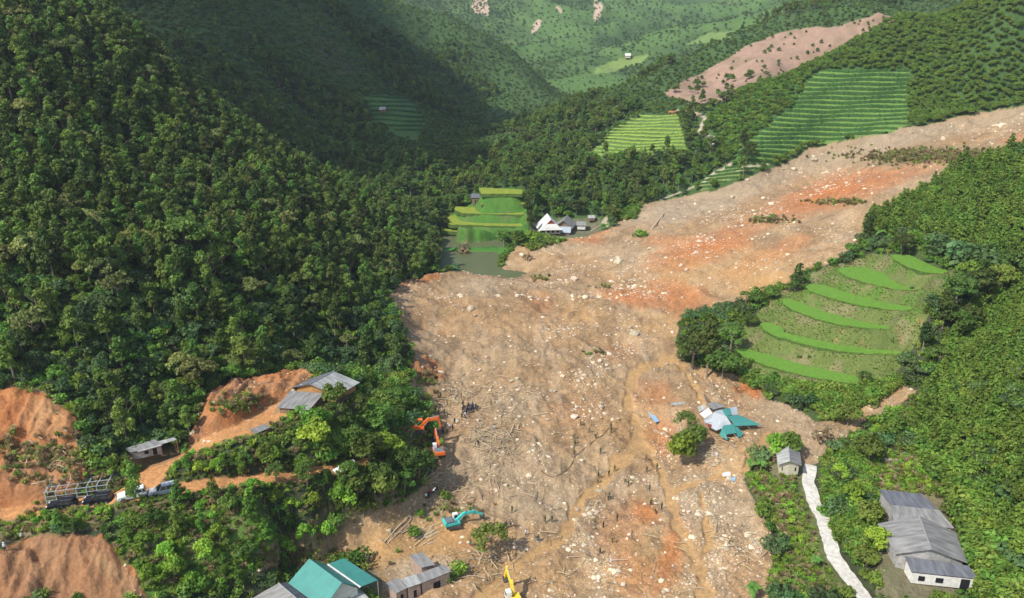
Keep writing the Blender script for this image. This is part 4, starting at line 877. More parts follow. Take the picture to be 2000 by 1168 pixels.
# ---- stilt house across the river and its neighbours
def gable_house(name, label, x, y, z, L, W, hw, rise, rz, rm, wm, over=.7, stilts=0, hip=0, grp=None):
    """ridge along local y; the gable end faces -y"""
    r = root_at(name, (x, y, z), label, 'house', grp, rz); e = W / 2 + over; z0, z1 = stilts + hw, stilts + hw + rise; y0, y1 = -L / 2 - over, L / 2 + over
    zo = z0 - over * rise / (W / 2)
    slab_mesh('roof', [Vector((0, y0, z1)), Vector((0, y1, z1)), Vector((-e, y1, zo)), Vector((-e, y0, zo))], rm, r, seed=int(x * 7) % 97)
    slab_mesh('roof', [Vector((0, y0, z1)), Vector((0, y1, z1)), Vector((e, y1, zo)), Vector((e, y0, zo))], rm, r, seed=int(x * 5) % 97)
    b = MB(); w2 = W / 2; l2 = L / 2
    b.add([(-w2, -l2, stilts), (w2, -l2, stilts), (w2, -l2, z0), (0, -l2, z1 - .15), (-w2, -l2, z0), (-w2, l2, stilts), (w2, l2, stilts), (w2, l2, z0), (0, l2, z1 - .15), (-w2, l2, z0)], [(0, 1, 2, 3, 4), (9, 8, 7, 6, 5), (0, 4, 9, 5), (1, 6, 7, 2), (0, 5, 6, 1)])
    b.build('wall', wm, r)
    if stilts:
        for sx in (-1, 0, 1):
            for sy in (-1, -.33, .33, 1): MB().box((sx * (w2 - .2), sy * (l2 - .2), stilts / 2 - .5), (.3, .3, stilts + 1)).build('stilt', WOOD, r)
    return r
r = gable_house('stilt_house', 'big white roofed stilt house with a dark red gable above the river bend', 15.4, 311, 5.8, 9, 8.2, 2.3, 4.2, R(6), RF_WHITE, SOILW, .9, 1.0)
slab_mesh('skirt_roof', [Vector((-2.2, -5.25, 5.6)), Vector((2.2, -5.25, 5.6)), Vector((4.6, -6.3, 3.2)), Vector((-4.6, -6.3, 3.2))], RF_WHITE, r, seed=5)
MB().add([(-1.9, -5.27, 5.6), (1.9, -5.27, 5.6), (0, -5.27, 7.3)], [(0, 1, 2)]).build('gable_panel', REDW, r)
for i in range(4): MB().box((-3.0 + i * 2.0, -4.55, 2.3), (1.0, .12, 1.1)).build('window', DARKIN, r)
gable_house('grey_house', 'grey roofed house just right of the white stilt house', 22.6, 318, 6.0, 8, 6.5, 2.3, 2.6, R(-14), RF_GREY, WOOD, .8)
gable_house('side_wing', 'low grey lean-to wing between the white stilt house and the shed', 22.0, 311, 5.8, 4.5, 5, 1.6, 1.5, R(80), RF_BLUE, WOOD, .5)['category'] = 'house'
gable_house('white_shed', 'small white walled shed at the right end of the riverside houses', 29.6, 319, 6.2, 3.4, 5, 2.0, .9, R(85), RF_GREY, WHITEW, .4)['category'] = 'shed'
gable_house('open_shed', 'tiny pale roofed shed by the footpath above the slide edge', 34.5, 326, 8.2, 2.6, 4, 1.2, .7, R(88), RF_LIGHT, WOOD, .3)['category'] = 'shed'
p_ = GH(930, 394, 280); gable_house('field_hut', 'small grey hut on stilts on the rice terraces across the river', p_.x, p_.y, p_.z - .3, 3.2, 3.6, 1.5, 1.2, R(80), RF_DARK, WOOD, .5, 1.4)['category'] = 'hut'
p_ = GH(749, 219, 350); gable_house('field_hut', 'far pale roofed hut on the shaded terraces of the dark hillside', p_.x, p_.y, p_.z, 3.2, 4.5, 2, 1.2, R(80), RF_LIGHT, WOOD, .5)['category'] = 'hut'
p_ = GH(1226, 113, 600); gable_house('distant_farmhouse', 'distant white roofed farmhouse among pale fields in the upper valley', p_.x, p_.y, p_.z, 6, 12, 3, 2.4, R(85), RF_WHITE, SOILW, .6)
# ---- the wrecked house
r = root_at('collapsed_house', P3(1420, 850, 0), 'collapsed house with torn teal and grey metal roofs lying in the mud', 'house')
z_ = .2
def sheet(name, cs, m, parent=r, seed=0, th=.05): return slab_mesh(name, [P3(*c) for c in cs], m, parent, th, seed=seed)
sheet('roof', [(1395, 803, 3.4), (1439, 794, 3.2), (1441, 809, 2.2), (1419, 813, 2.4)], RF_BLUE, seed=71)
sheet('roof_stripe', [(1410, 799.5, 3.45), (1425, 796.5, 3.4), (1429, 811, 2.5), (1418, 812.5, 2.55)], RF_TEAL, seed=72)
b = MB(); q = [P3(1374, 820, 2.0), P3(1396, 804, 3.5), P3(1419, 813, 2.7), P3(1429, 829, 1.3), P3(1399, 841, .7), P3(1379, 830, .9)]
c = [(p + Vector((0, .15, -.15))) for p in q]; b.add(q + c, [(0, 1, 2, 3, 4, 5), (11, 10, 9, 8, 7, 6)] + [(i, i + 6, (i + 1) % 6 + 6, (i + 1) % 6) for i in range(6)]); b.build('fallen_gable', mat('blue grey sheet wall', (.40, .43, .45), .6, .3, amt=.1), r)
sheet('roof', [(1420, 813, 2.8), (1443, 810, 2.4), (1487, 830, 1.5), (1437, 832, 1.7)], RF_TEAL, seed=73)
sheet('awning', [(1413, 831, 1.9), (1434, 828, 1.9), (1438, 846, .9), (1416, 849, .8)], RF_TEAL, seed=74)
sheet('torn_flap', [(1412, 832, 1.8), (1415, 833, 1.7), (1421, 860, .4), (1405, 850, .4)], RF_TEAL, seed=75); sheet('torn_flap', [(1434, 829, 1.7), (1438, 831, 1.6), (1453, 848, .3), (1441, 856, .3)], RF_TEAL, seed=76)
sheet('roof', [(1366, 808, 2.0), (1384, 796, 3.2), (1391, 807, 2.4), (1376, 817, 1.4)], RF_WHITE, seed=77)
sheet('upturned_sheet', [(1373, 766, 5.0), (1376, 768, 4.9), (1386, 784, 1.0), (1379, 786, .6)], RF_WHITE, seed=78)
sheet('broken_wall', [(1377, 788, 1.8), (1402, 785, 2.0), (1417, 794, 1.5), (1393, 800, 1.4)], RF_GREY, seed=79); sheet('broken_wall', [(1362, 795, 1.0), (1376, 790, 1.8), (1380, 797, 1.5), (1366, 805, .7)], RF_LIGHT, seed=80)
for a0_, v0_ in ((1382, 826), (1404, 824)):
    sheet('window', [(a0_, v0_, 1.5), (a0_ + 8, v0_ - .5, 1.5), (a0_ + 8, v0_ + 7, 1.15), (a0_, v0_ + 7, 1.15)], REDW, seed=1); MB().bar(P3(a0_ - 1, v0_ - 1, 1.7), P3(a0_ + 9, v0_ - 1.5, 1.7), .14).build('lintel', WHITEW, r)
for a_, b_ in (((1378, 828, 1.3), (1428, 812, 1.6)), ((1460, 832, 1.3), (1470, 843, 0)), ((1402, 786, 2), (1420, 793, 1.2)), ((1374, 838, .6), (1398, 852, .2))):
    MB().bar(P3(*a_), P3(*b_), .16).build('beam', WOOD, r)
_, T = walls('wall', [P3(1385, 822, 1.6), P3(1400, 832, 1.0), P3(1426, 822, 1.4), P3(1436, 808, 2.0), P3(1398, 803, 2.4)], -.8, GREYW, r, .8)
adopt(r)
for nm, cs, m_, lb in (('metal_sheet', [(1266, 790, .5), (1274, 788, .5), (1289, 808, .35), (1281, 810, .35)], RF_SKY, 'pale blue metal sheet lying flat on the orange mud'), ('metal_sheet', [(1310, 783, .6), (1339, 780, .6), (1341, 785, .45), (1312, 788, .45)], RF_LIGHT, 'bent grey metal sheet lying left of the collapsed house'),
        ('tarpaulin', [(1626, 983, 0), (1640, 976, 0), (1640, 984, -.3), (1626, 1000, -.3)], RF_SKY, 'blue tarpaulin on the bushes right of the concrete path'), ('tarpaulin', [(1668, 1010, .6), (1688, 999, .6), (1690, 1006, .4), (1672, 1019, .3)], RF_WHITE, 'whitish tarpaulin on the bushes beside the long farmhouse'),
        ('fallen_sheet', [(1389, 873, .6), (1402, 872, .7), (1405, 881, .3), (1392, 880, .4)], RF_WHITE, 'crumpled white sheet below the collapsed house'), ('fallen_sheet', [(1428, 925, 0), (1436, 922, 0), (1440, 929, -.1), (1431, 932, -.1)], RF_SKY, 'small blue sheet in the stones below the collapsed house'),
        ('white_slab', [(1412, 907, .8), (1428, 903, .8), (1430, 912, .5), (1414, 914, .5)], RF_WHITE, 'white broken slab among the stones below the collapsed house')):
    q = [P3(*c) for c in cs]; c0 = sum(q, Vector()) / 4; gz = float(H(c0.x, c0.y)); q = [p + Vector((0, 0, gz - min(k.z for k in q) + .12)) for p in q]
    o = slab_mesh(nm, q, m_, None, .04, seed=3); tag(o, lb, 'sheet' if 'slab' not in nm else 'slab')
# ---- steel frame by the road
r = root_at('steel_frame', P3(150, 975, 11.2), 'bare grey steel frame of posts and rails behind the two black cars', 'frame')
STEEL = mat('galvanised steel', (.42, .45, .48), .5, .4, amt=.1, metal=.3)
A_, B_ = GH(92, 984), GH(212, 968); C_ = Vector((0, 3.4, .5))
for i in range(7):
    p_ = A_.lerp(B_, i / 6); h_ = 2.2
    for off, hh in ((Vector(), h_), (C_, h_ + .5)): MB().box(p_ + off + Vector((0, 0, hh / 2 - .2)), (.12, .12, hh + .4)).build('post', STEEL, r)
    MB().bar(p_ + Vector((0, 0, h_)), p_ + C_ + Vector((0, 0, h_ + .5)), .1).build('rafter', STEEL, r)
for f_ in (0, .33, .66, 1): MB().bar(A_ + C_ * f_ + Vector((-.3, 0, 2.26 + .5 * f_)), B_ + C_ * f_ + Vector((.3, 0, 2.26 + .5 * f_)), .1).build('rail', STEEL, r)
for hh in (.6, 1.4): MB().bar(A_ + Vector((0, -.1, hh)), B_ + Vector((0, -.1, hh)), .08).build('rail', STEEL, r)
adopt(r)

# ------------------------------------------------------------ vehicles
GLASS = mat('car glass', (.015, .02, .025), .08, .6, amt=0); TYRE = mat('tyre rubber', (.03, .028, .026), .9, .2, amt=.2); RIM = mat('wheel rim', (.4, .4, .4), .4, .5, amt=0, metal=.7); LAMP = mat('headlight glass', (.75, .77, .78), .15, .6, amt=0); DIRT = mat('dark underbody', (.03, .028, .025), .9, .1, amt=0)
def suv(name, label, p, rz, paint, L=4.7, hood_open=False):
    r = root_at(name, p, label, 'car', None, rz); W = 1.86
    lower = [(-L/2, .45), (-L/2 + .03, .95), (-L/2 + .25, 1.08), (L/2 - 1.25, 1.12), (L/2 - .25, .98), (L/2, .72), (L/2 - .02, .4), (L/2 - .5, .32), (-L/2 + .5, .32)]
    MB().prism(lower, -W / 2, W / 2).build('body', paint, r, bevel=.06)
    b = MB(); x0, x1, x2, x3 = -L/2 + .12, -L/2 + .55, L/2 - 2.15, L/2 - 1.3; y_, yt = W / 2 - .06, W / 2 - .24
    b.add([(x0, -y_, 1.05), (x3, -y_, 1.08), (x3, y_, 1.08), (x0, y_, 1.05), (x1 - .2, -yt, 1.66), (x2, -yt, 1.70), (x2, yt, 1.70), (x1 - .2, yt, 1.66)], [(0, 1, 5, 4), (1, 2, 6, 5), (2, 3, 7, 6), (3, 0, 4, 7), (4, 5, 6, 7)]); b.build('windows', GLASS, r, bevel=.03)
    MB().box(((x1 + x2) / 2 - .1, 0, 1.72), (x2 - x1 + .15, 2 * yt + .02, .09)).build('roof', paint, r, bevel=.03)
    for sy in (-1, 1):
        for xx, lean in ((x2 + .42, .42), (x1 + 1.25, 0), (x1 + .1, -.1)): MB().bar((xx, sy * (y_ - .02), 1.08), (xx - lean, sy * (yt + .02), 1.7), .09).build('pillar', paint, r)
        MB().bar((x1, sy * (yt - .1), 1.80), (x2 - .2, sy * (yt - .1), 1.80), .05).build('roof_rail', RIM, r)
        MB().box((L/2 - .12, sy * .68, .84), (.2, .36, .17)).build('headlight', LAMP, r)
        MB().box((x3 - .1, sy * (W / 2 + .1), 1.12), (.14, .2, .14)).build('mirror', paint, r)
        for sx in (-1.42, 1.42):
            wh = MB().tube([(sx, sy * (W / 2 - .22), .36), (sx, sy * (W / 2 + .03), .36)], .37, 16).build('wheel', TYRE, r)
            MB().tube([(sx, sy * (W / 2 + .0), .36), (sx, sy * (W / 2 + .05), .36)], .21, 12).build('rim', RIM, wh)
    MB().box((L/2, 0, .78), (.06, .9, .2)).build('grille', DIRT, r)
    return r
def carpaint(n, c): return mat(n, c, .28, .5, amt=.05, scale=1)
PB, PWh, PS = carpaint('black car paint', (.012, .013, .02)), carpaint('white car paint', (.75, .76, .76)), carpaint('silver car paint', (.42, .45, .48))
def car_at(u0, v0, u1, v1, **k):
    a, b_ = GH(u0, v0), GH(u1, v1); c = (a + b_) / 2; c.z = float(H(c.x, c.y)) + .02; d = a - b_; suv(k.pop('name'), k.pop('label'), c, math.atan2(d.y, d.x), **k)
car_at(97, 995, 149, 987, name='parked_car', label='black car parked first in line behind the steel frame', paint=PB)
car_at(170, 984, 216, 975, name='parked_car', label='black car parked second in line, in front of the white one', paint=PB)
car_at(234, 977, 284, 966, name='parked_car', label='white car half hidden behind the upright roadside tree', paint=PWh)
car_at(293, 967, 345, 959, name='parked_car', label='silver car at the foot of the orange track bend', paint=PS)
car_at(650, 922, 700, 915, name='parked_car', label='white vehicle mostly hidden under the trees by the dirt road', paint=PWh)

# excavators
STEELD = mat('track steel', (.07, .062, .055), .8, .3, amt=.3); 
def excavator(label, p, rz, swing, paint, cabm, bo=(42, -62), sc=1.0, deck=None):
    """tracks along local x turned by rz; house and boom turned by swing. bo: boom and stick angles in degrees"""
    r = root_at('excavator', p, label, 'excavator', None, rz); r.scale = (sc,) * 3
    for sy in (-1, 1):
        prof = [(-1.9, .35), (-1.65, .08), (1.65, .08), (1.9, .35), (1.9, .55), (1.6, .82), (-1.6, .82), (-1.9, .55)]
        MB().prism(prof, sy * 1.25 - .28, sy * 1.25 + .28).build('track', STEELD, r, bevel=.05)
    MB().box((0, 0, .62), (1.9, 2.0, .5)).build('undercarriage', STEELD, r)
    Mz = Matrix.Rotation(swing, 3, 'Z')
    def tb(b, name, m, parent=r, bevel=0):
        b.V = [tuple(Mz @ Vector(v)) for v in b.V]; return b.build(name, m, parent, bevel=bevel)
    tb(MB().add(*_deck()), 'upper_body', paint, bevel=.05)
    tb(MB().box((-1.2, 0, 1.98), (1.9, 2.2, .42)).box((-.2, -.75, 1.8), (1.6, .8, .2)), 'engine_cover', deck or paint, bevel=.05)
    tb(MB().prism([(-2.4, 1.0), (-2.55, 1.35), (-2.5, 2.1), (-1.95, 2.15), (-1.9, 1.0)], -1.3, 1.3), 'counterweight', paint, bevel=.06)
    cb = tb(MB().prism([(.1, 1.2), (1.55, 1.2), (1.6, 1.8), (1.3, 2.95), (.15, 2.98)], .35, 1.3), 'cab', cabm, bevel=.04)
    tb(MB().box((.75, 1.32, 2.3), (.8, .03, .8)).box((1.52, .83, 2.2), (.1, .75, .9), Matrix.Rotation(-.25, 3, 'Y')).box((.75, .33, 2.3), (.8, .03, .8)), 'window', GLASS, cb)
    a1, a2 = R(bo[0]), R(bo[1]); P0 = Vector((.9, -.1, 1.6)); L1, L2 = 4.6, 2.7
    knee = P0 + Vector((math.cos(a1 + .25), 0, math.sin(a1 + .25))) * L1 * .5; P1 = knee + Vector((math.cos(a1 - .42), 0, math.sin(a1 - .42))) * L1 * .56
    b = MB(); b.bar(P0, knee, .55, .75).bar(knee - (knee - P0).normalized() * .15, P1, .5, .66); b.box(knee, (.8, .57, .8), Matrix.Rotation(-a1, 3, 'Y')); tb(b, 'boom', paint)
    P2 = P1 + Vector((math.cos(a2), 0, math.sin(a2))) * L2; s0 = P1 - Vector((math.cos(a2), 0, math.sin(a2))) * .6
    tb(MB().bar(s0, P1, .42, .62).bar(P1, P2, .4, .5), 'stick', paint)
    for sy in (-.3, .3): tb(MB().tube([tuple(P0 + Vector((.6, sy, -.3))), tuple(knee + Vector((0, sy, -.1)))], .08, 6), 'cylinder', RIM)
    tb(MB().tube([tuple(knee + Vector((0, 0, .4))), tuple(s0 + Vector((0, 0, .15)))], .08, 6), 'cylinder', RIM)
    c = P2; prof = [(0, .25), (.35, 0), (.3, -.6), (-.15, -.95), (-.75, -.75), (-.9, -.35), (-.55, -.3), (-.2, -.1)]
    tb(MB().prism([(c.x + x, c.z + z) for x, z in prof], -.55, .35), 'bucket', STEELD, bevel=.03)
    return r
def _deck():
    V = [(-2.2, -1.3, 1.0), (1.5, -1.3, 1.0), (1.5, 1.3, 1.0), (-2.2, 1.3, 1.0), (-2.2, -1.3, 1.75), (1.4, -1.3, 1.65), (1.4, 1.3, 1.3), (-2.2, 1.3, 1.75)]
    return V, [(3, 2, 1, 0), (4, 5, 6, 7), (0, 1, 5, 4), (1, 2, 6, 5), (2, 3, 7, 6), (3, 0, 4, 7)]
ORANGE = mat('orange machine paint', (.72, .15, .03), .45, .4, amt=.12, scale=2); TEALP = mat('turquoise machine paint', (.06, .52, .46), .45, .4, amt=.12, scale=2); YELL = mat('yellow machine paint', (.80, .55, .05), .45, .4, amt=.1, scale=2); CABW = mat('white cab', (.7, .7, .68), .5, .4, amt=.05); DKG = mat('dark deck', (.14, .16, .17), .7, .3, amt=.2)
def exc_at(u, v, label, head, swing, paint, cab_, bo, **k):
    p = GH(u, v); p.z = float(H(p.x, p.y)) - .02; excavator(label, p, head, swing, paint, cab_, bo, **k)
exc_at(817, 842, 'orange excavator with its boom stretched right, upper one of the orange pair', R(5), R(8), ORANGE, ORANGE, (26, -78), sc=.86, deck=ORANGE)
exc_at(857, 888, 'orange excavator with boom raised away and a grey deck, lower one of the orange pair', R(100), R(5), ORANGE, CABW, (46, -62), sc=.86, deck=DKG)
exc_at(886, 1027, 'turquoise excavator with a white cab beside the lone tree', R(10), R(12), TEALP, CABW, (22, -34), sc=.80, deck=DKG)
exc_at(1004, 1182, 'yellow excavator reaching up from the lower edge of the picture beside the muddy stream', R(105), R(4), YELL, CABW, (48, -70), sc=.95)

# ------------------------------------------------------------ people
def person_mesh(seed, pose):
    J = {'hip': (0, 0, .92), 'chest': (0, .02, 1.28), 'neck': (0, .02, 1.48), 'head': (0, .05, 1.62), 'top': (0, .04, 1.72)}
    st, ln, ab = {'stand': (.0, 0, .0), 'walk': (.28, .08, .25), 'bend': (.12, .5, .35), 'reach': (.15, .2, .7)}[pose]
    if pose == 'bend':
        J.update(chest=(0, .28, 1.18), neck=(0, .42, 1.30), head=(0, .52, 1.38), top=(0, .58, 1.46))
    vs = [J['hip'], J['chest'], J['neck'], J['head'], J['top']]; rs = [.15, .17, .065, .1, .07]; es = [(0, 1), (1, 2), (2, 3), (3, 4)]
    cx, cy_, cz = J['chest']
    for s_ in (-1, 1):
        k = len(vs); vs += [(s_ * .10, 0, .84), (s_ * .12, s_ * st * .5 + .04, .48), (s_ * .13, s_ * st - .02, .08), (s_ * .14, s_ * st + .12, .04)]; rs += [.11, .07, .05, .045]; es += [(0, k), (k, k + 1), (k + 1, k + 2), (k + 2, k + 3)]
        k = len(vs); vs += [(cx + s_ * .19, cy_, cz + .12), (cx + s_ * .27, cy_ - .02 + ab * .2, cz - .16), (cx + s_ * .24, cy_ + .06 + ab * .5, cz - .38 + ab * .3), (cx + s_ * .23, cy_ + .10 + ab * .55, cz - .47 + ab * .3)]; rs += [.06, .05, .038, .035]; es += [(1, k), (k, k + 1), (k + 1, k + 2), (k + 2, k + 3)]
    me = bpy.data.meshes.new('person'); me.from_pydata(vs, es, []); o = bpy.data.objects.new('tmp', me); COL.objects.link(o)
    md = o.modifiers.new('s', 'SKIN'); o.modifiers.new('sub', 'SUBSURF').levels = 1; sv = me.skin_vertices[0].data
    for i, r_ in enumerate(rs): sv[i].radius = (r_, r_ * .9)
    sv[0].use_root = True
    bpy.context.view_layer.update(); dg = bpy.context.evaluated_depsgraph_get(); m2 = bpy.data.meshes.new_from_object(o.evaluated_get(dg)); m2.name = 'person'
    bpy.data.objects.remove(o); return m2
PM = {p_: person_mesh(0, p_) for p_ in ('stand', 'walk', 'bend', 'reach')}
SKIN = mat('skin', (.40, .24, .16), .6, .3, amt=0); HAIR = mat('black hair', (.02, .016, .014), .8, .2, amt=0)
CLO = {'green': (.045, .07, .03), 'dark': (.02, .022, .03), 'white': (.72, .72, .72), 'blue': (.03, .12, .42), 'navy': (.03, .045, .10), 'teal': (.03, .16, .30), 'red': (.45, .05, .04), 'khaki': (.16, .14, .07)}
CLM = {k: mat(k + ' cloth', c, .9, .1, amt=.15) for k, c in CLO.items()}
PMC = {}
def person(u, v, pose, top, leg, label, group=None, rz=None, hat=None):
    key = (pose, top, leg)
    if key not in PMC:
        me = PM[pose].copy(); me.name = 'person'; me.materials.clear()
        for m_ in (SKIN, CLM[top], CLM[leg], HAIR): me.materials.append(m_)
        hz = 1.5 if pose != 'bend' else 1.31
        for f in me.polygons:
            c = f.center
            f.material_index = 3 if (c.z > hz + .13 or (c.z > hz + .03 and c.y < (.03 if pose != 'bend' else .48))) else 0 if (c.z > hz and abs(c.x) < .15) else 2 if c.z < .93 and abs(c.x) < .2 else 0 if (abs(c.x) > .2 and c.z < (.93 if pose != 'bend' else .86)) else 1
            f.use_smooth = True
        PMC[key] = me
    p = GH(u, v); o = new_obj('person', PMC[key], loc=(p.x, p.y, float(H(p.x, p.y)) - .02)); o.rotation_euler = (0, 0, random.uniform(0, 6.28) if rz is None else rz); tag(o, label, 'person', group)
    if hat:
        z_ = 1.70 if pose != 'bend' else 1.45; y_ = .04 if pose != 'bend' else .56
        MB().tube([(0, y_, z_ - .04), (0, y_, z_ + .0), (0, y_, z_ + .07)], [.17, .12, .06], 8).build('hat', CLM[hat], o)
    return o
G1 = 'searchers spread across the middle of the slide'; L1_ = 'searcher in dark green clothes, one of those spread over the open slide surface'
for i, (u, v) in enumerate([(1122, 866), (1123, 872), (1121, 858), (1121, 889), (1134, 832), (1151, 846), (1164, 857), (1193, 838), (1194, 845), (1169, 932), (1168, 944), (1173, 886), (1189, 930), (1200, 921), (1221, 944), (1262, 900), (1263, 923), (1283, 918), (1188, 976), (1190, 974), (1269, 958), (1271, 988), (1281, 1004), (1205, 1018), (1178, 1031), (1162, 1024), (1195, 1060), (1172, 1084), (1078, 1020), (1065, 1021), (1035, 1137), (1000, 1002), (1227, 950), (1292, 995)]):
    person(u, v, ['stand', 'walk', 'bend', 'reach'][i % 4], 'green' if i % 5 else 'khaki', 'green' if i % 3 else 'dark', L1_, G1, hat='green' if i % 2 else None)
G2 = 'crowd gathered above the orange excavators'; L2_ = 'person in dark blue clothes in the tight group gathered above the orange excavators'
for i, (u, v) in enumerate([(906, 803), (909, 800), (913, 802), (917, 800), (921, 801), (925, 799), (929, 800), (932, 803), (911, 808), (916, 806), (920, 806), (926, 805), (903, 806), (908, 812), (923, 796), (915, 796)]):
    person(u, v, ['stand', 'bend', 'stand', 'reach'][i % 4], 'navy' if i % 3 else 'dark', 'dark', L2_, G2)
for u, v, po, a_, b_, lb, ht in [
    (904, 794, 'stand', 'green', 'green', 'person in green at the upper left end of the tight blue group', 'green'), (901, 778, 'stand', 'dark', 'dark', 'lone dark figure standing above the tight blue group', None), (909, 816, 'walk', 'white', 'dark', 'person in a white shirt in front of the tight blue group', None),
    (861, 778, 'stand', 'dark', 'dark', 'dark figure standing well above the upper orange excavator', None), (858, 779, 'bend', 'khaki', 'dark', 'crouching figure beside the dark one above the upper orange excavator', None),
    (851, 806, 'stand', 'dark', 'dark', 'dark clothed figure just above the bucket arm of the upper orange excavator', None), (857, 811, 'stand', 'green', 'dark', 'figure in green just behind the upper excavator bucket', 'khaki'), (868, 811, 'reach', 'dark', 'khaki', 'figure in brown standing right of the upper excavator bucket', None),
    (880, 838, 'bend', 'white', 'dark', 'bending person in a white top right of the lower orange excavator arm', 'white'), (884, 841, 'stand', 'navy', 'navy', 'person in navy beside the bending person in white', None), (873, 845, 'bend', 'green', 'dark', 'crouching person in green right of the lower excavator arm', None),
    (863, 843, 'stand', 'dark', 'dark', 'dark figure between the two orange excavators', None), (855, 850, 'stand', 'navy', 'dark', 'person in navy next to the lower excavator arm', None), (866, 848, 'walk', 'dark', 'dark', 'walking dark figure between the two orange excavators', None), (888, 829, 'stand', 'dark', 'navy', 'figure carrying something beside the pale mud heap', None), (902, 819, 'stand', 'green', 'green', 'figure in green on the pale mud heap below the blue group', 'green'),
    (964, 842, 'stand', 'white', 'dark', 'person in a white shirt standing alone above the heap of sticks', None), (934, 872, 'stand', 'dark', 'khaki', 'dark brown figure standing left of the heap of sticks', None), (959, 794, 'stand', 'khaki', 'khaki', 'figure in khaki beside the upright rock right of the blue group', None),
    (919, 1068, 'stand', 'teal', 'dark', 'left person in blue work clothes below the turquoise excavator', None), (936, 1072, 'stand', 'blue', 'navy', 'right person in bright blue clothes below the lone tree', 'blue'), (946, 1074, 'stand', 'dark', 'dark', 'dark figure beside the person in bright blue', None),
    (985, 1034, 'stand', 'dark', 'dark', 'dark figure standing at the right edge of the lone tree', None), (989, 1031, 'stand', 'navy', 'dark', 'person in navy at the right edge of the lone tree', None), (997, 1028, 'stand', 'khaki', 'dark', 'person in a khaki hat right of the lone tree', 'khaki'), (1027, 1047, 'walk', 'white', 'dark', 'person in a pale shirt walking beyond the lone tree shadow', None), (1048, 1056, 'bend', 'green', 'teal', 'pair member in blue green bending near the muddy stream', None), (1052, 1058, 'stand', 'green', 'teal', 'pair member standing near the muddy stream', 'green'),
    (845, 966, 'bend', 'white', 'navy', 'bending person in white on the bank above the turquoise excavator', 'white'), (850, 963, 'stand', 'dark', 'dark', 'dark figure at the top of the bank above the turquoise excavator', None), (838, 972, 'stand', 'navy', 'dark', 'person in navy on the bank left of the others', None), (842, 968, 'bend', 'red', 'dark', 'person in a dark red top crouching on the bank', None), (855, 960, 'stand', 'navy', 'navy', 'upper right person of the group on the bank', None), (833, 976, 'bend', 'white', 'dark', 'person in a pale top lowest on the bank path', None),
    (44, 1055, 'stand', 'white', 'khaki', 'person in a white shirt on the grass above the landslip at the left', None), (11, 1076, 'stand', 'white', 'dark', 'person in dark trousers holding a long pole at the far left edge', 'white'), (487, 930, 'walk', 'khaki', 'dark', 'person walking on the dirt road under the trees', None)]:
    person(u, v, po, a_, b_, lb, hat=ht)
p_ = GH(11, 1076); o = MB().tube([(.25, .1, .9), (-1.6, .3, 2.6), (-3.4, .5, 4.1)], .03, 6).build('long_pole', WOOD); o.location = p_; tag(o, 'long thin pole held up by the person at the far left edge', 'pole')
# hose across the mud
pts_ = [GH(*q) + Vector((0, 0, .12)) for q in ((1056, 919), (1066, 928), (1080, 933), (1095, 927), (1108, 918), (1118, 905), (1122, 893), (1140, 878), (1160, 862), (1178, 850), (1190, 836))]
o = MB().tube([tuple(p_) for p_ in pts_], .06, 6).build('black_hose', DIRT); tag(o, 'long black hose curving across the middle of the slide', 'hose')
# concrete path
L_, R_ = [], []
CW = [c[2] for c in CONC]; rows = []
ctr = []
for i in range(len(CONC3) - 1):
    for k in range(6): ctr.append(Vector(CONC3[i]).lerp(Vector(CONC3[i + 1]), k / 6))
V, F = [], []
for i, p_ in enumerate(ctr):
    d = (ctr[min(i + 1, len(ctr) - 1)] - ctr[max(i - 1, 0)]); n_ = Vector((d.y, -d.x, 0)).normalized(); z_ = float(H(p_.x, p_.y)) + .1
    jl, jr = random.uniform(-.15, .12), random.uniform(-.12, .15)
    for s_, dz in ((-1.35 + jl, -.5), (-1.3 + jl, 0), (0, .03), (1.3 + jr, 0), (1.35 + jr, -.5)): V.append((p_.x + n_.x * s_, p_.y + n_.y * s_, z_ + dz))
    if i:
        for k in range(4): F.append((5 * (i - 1) + k, 5 * (i - 1) + k + 1, 5 * i + k + 1, 5 * i + k))
o = new_obj('concrete_path', fast_mesh('concrete_path', V, F)); o.data.materials.append(mat('pale concrete', (.53, .50, .44), .85, .2, amt=.22, scale=1.6, detail=6)); tag(o, kind='structure')
# water
def water(name, poly, z, m):
    V = [(x, y, z) for x, y in poly]; me = bpy.data.meshes.new(name); me.from_pydata(V, [], [tuple(range(len(V)))]); me.materials.append(m); o = new_obj(name, me); tag(o, kind='structure'); return o
WAT = mat('green river water', (.10, .115, .05), .5, .12, amt=.08, scale=.2, bump=.02)
water('river', [(-75, 225), (40, 225), (40, 345), (-90, 345)], PONDZ, WAT)
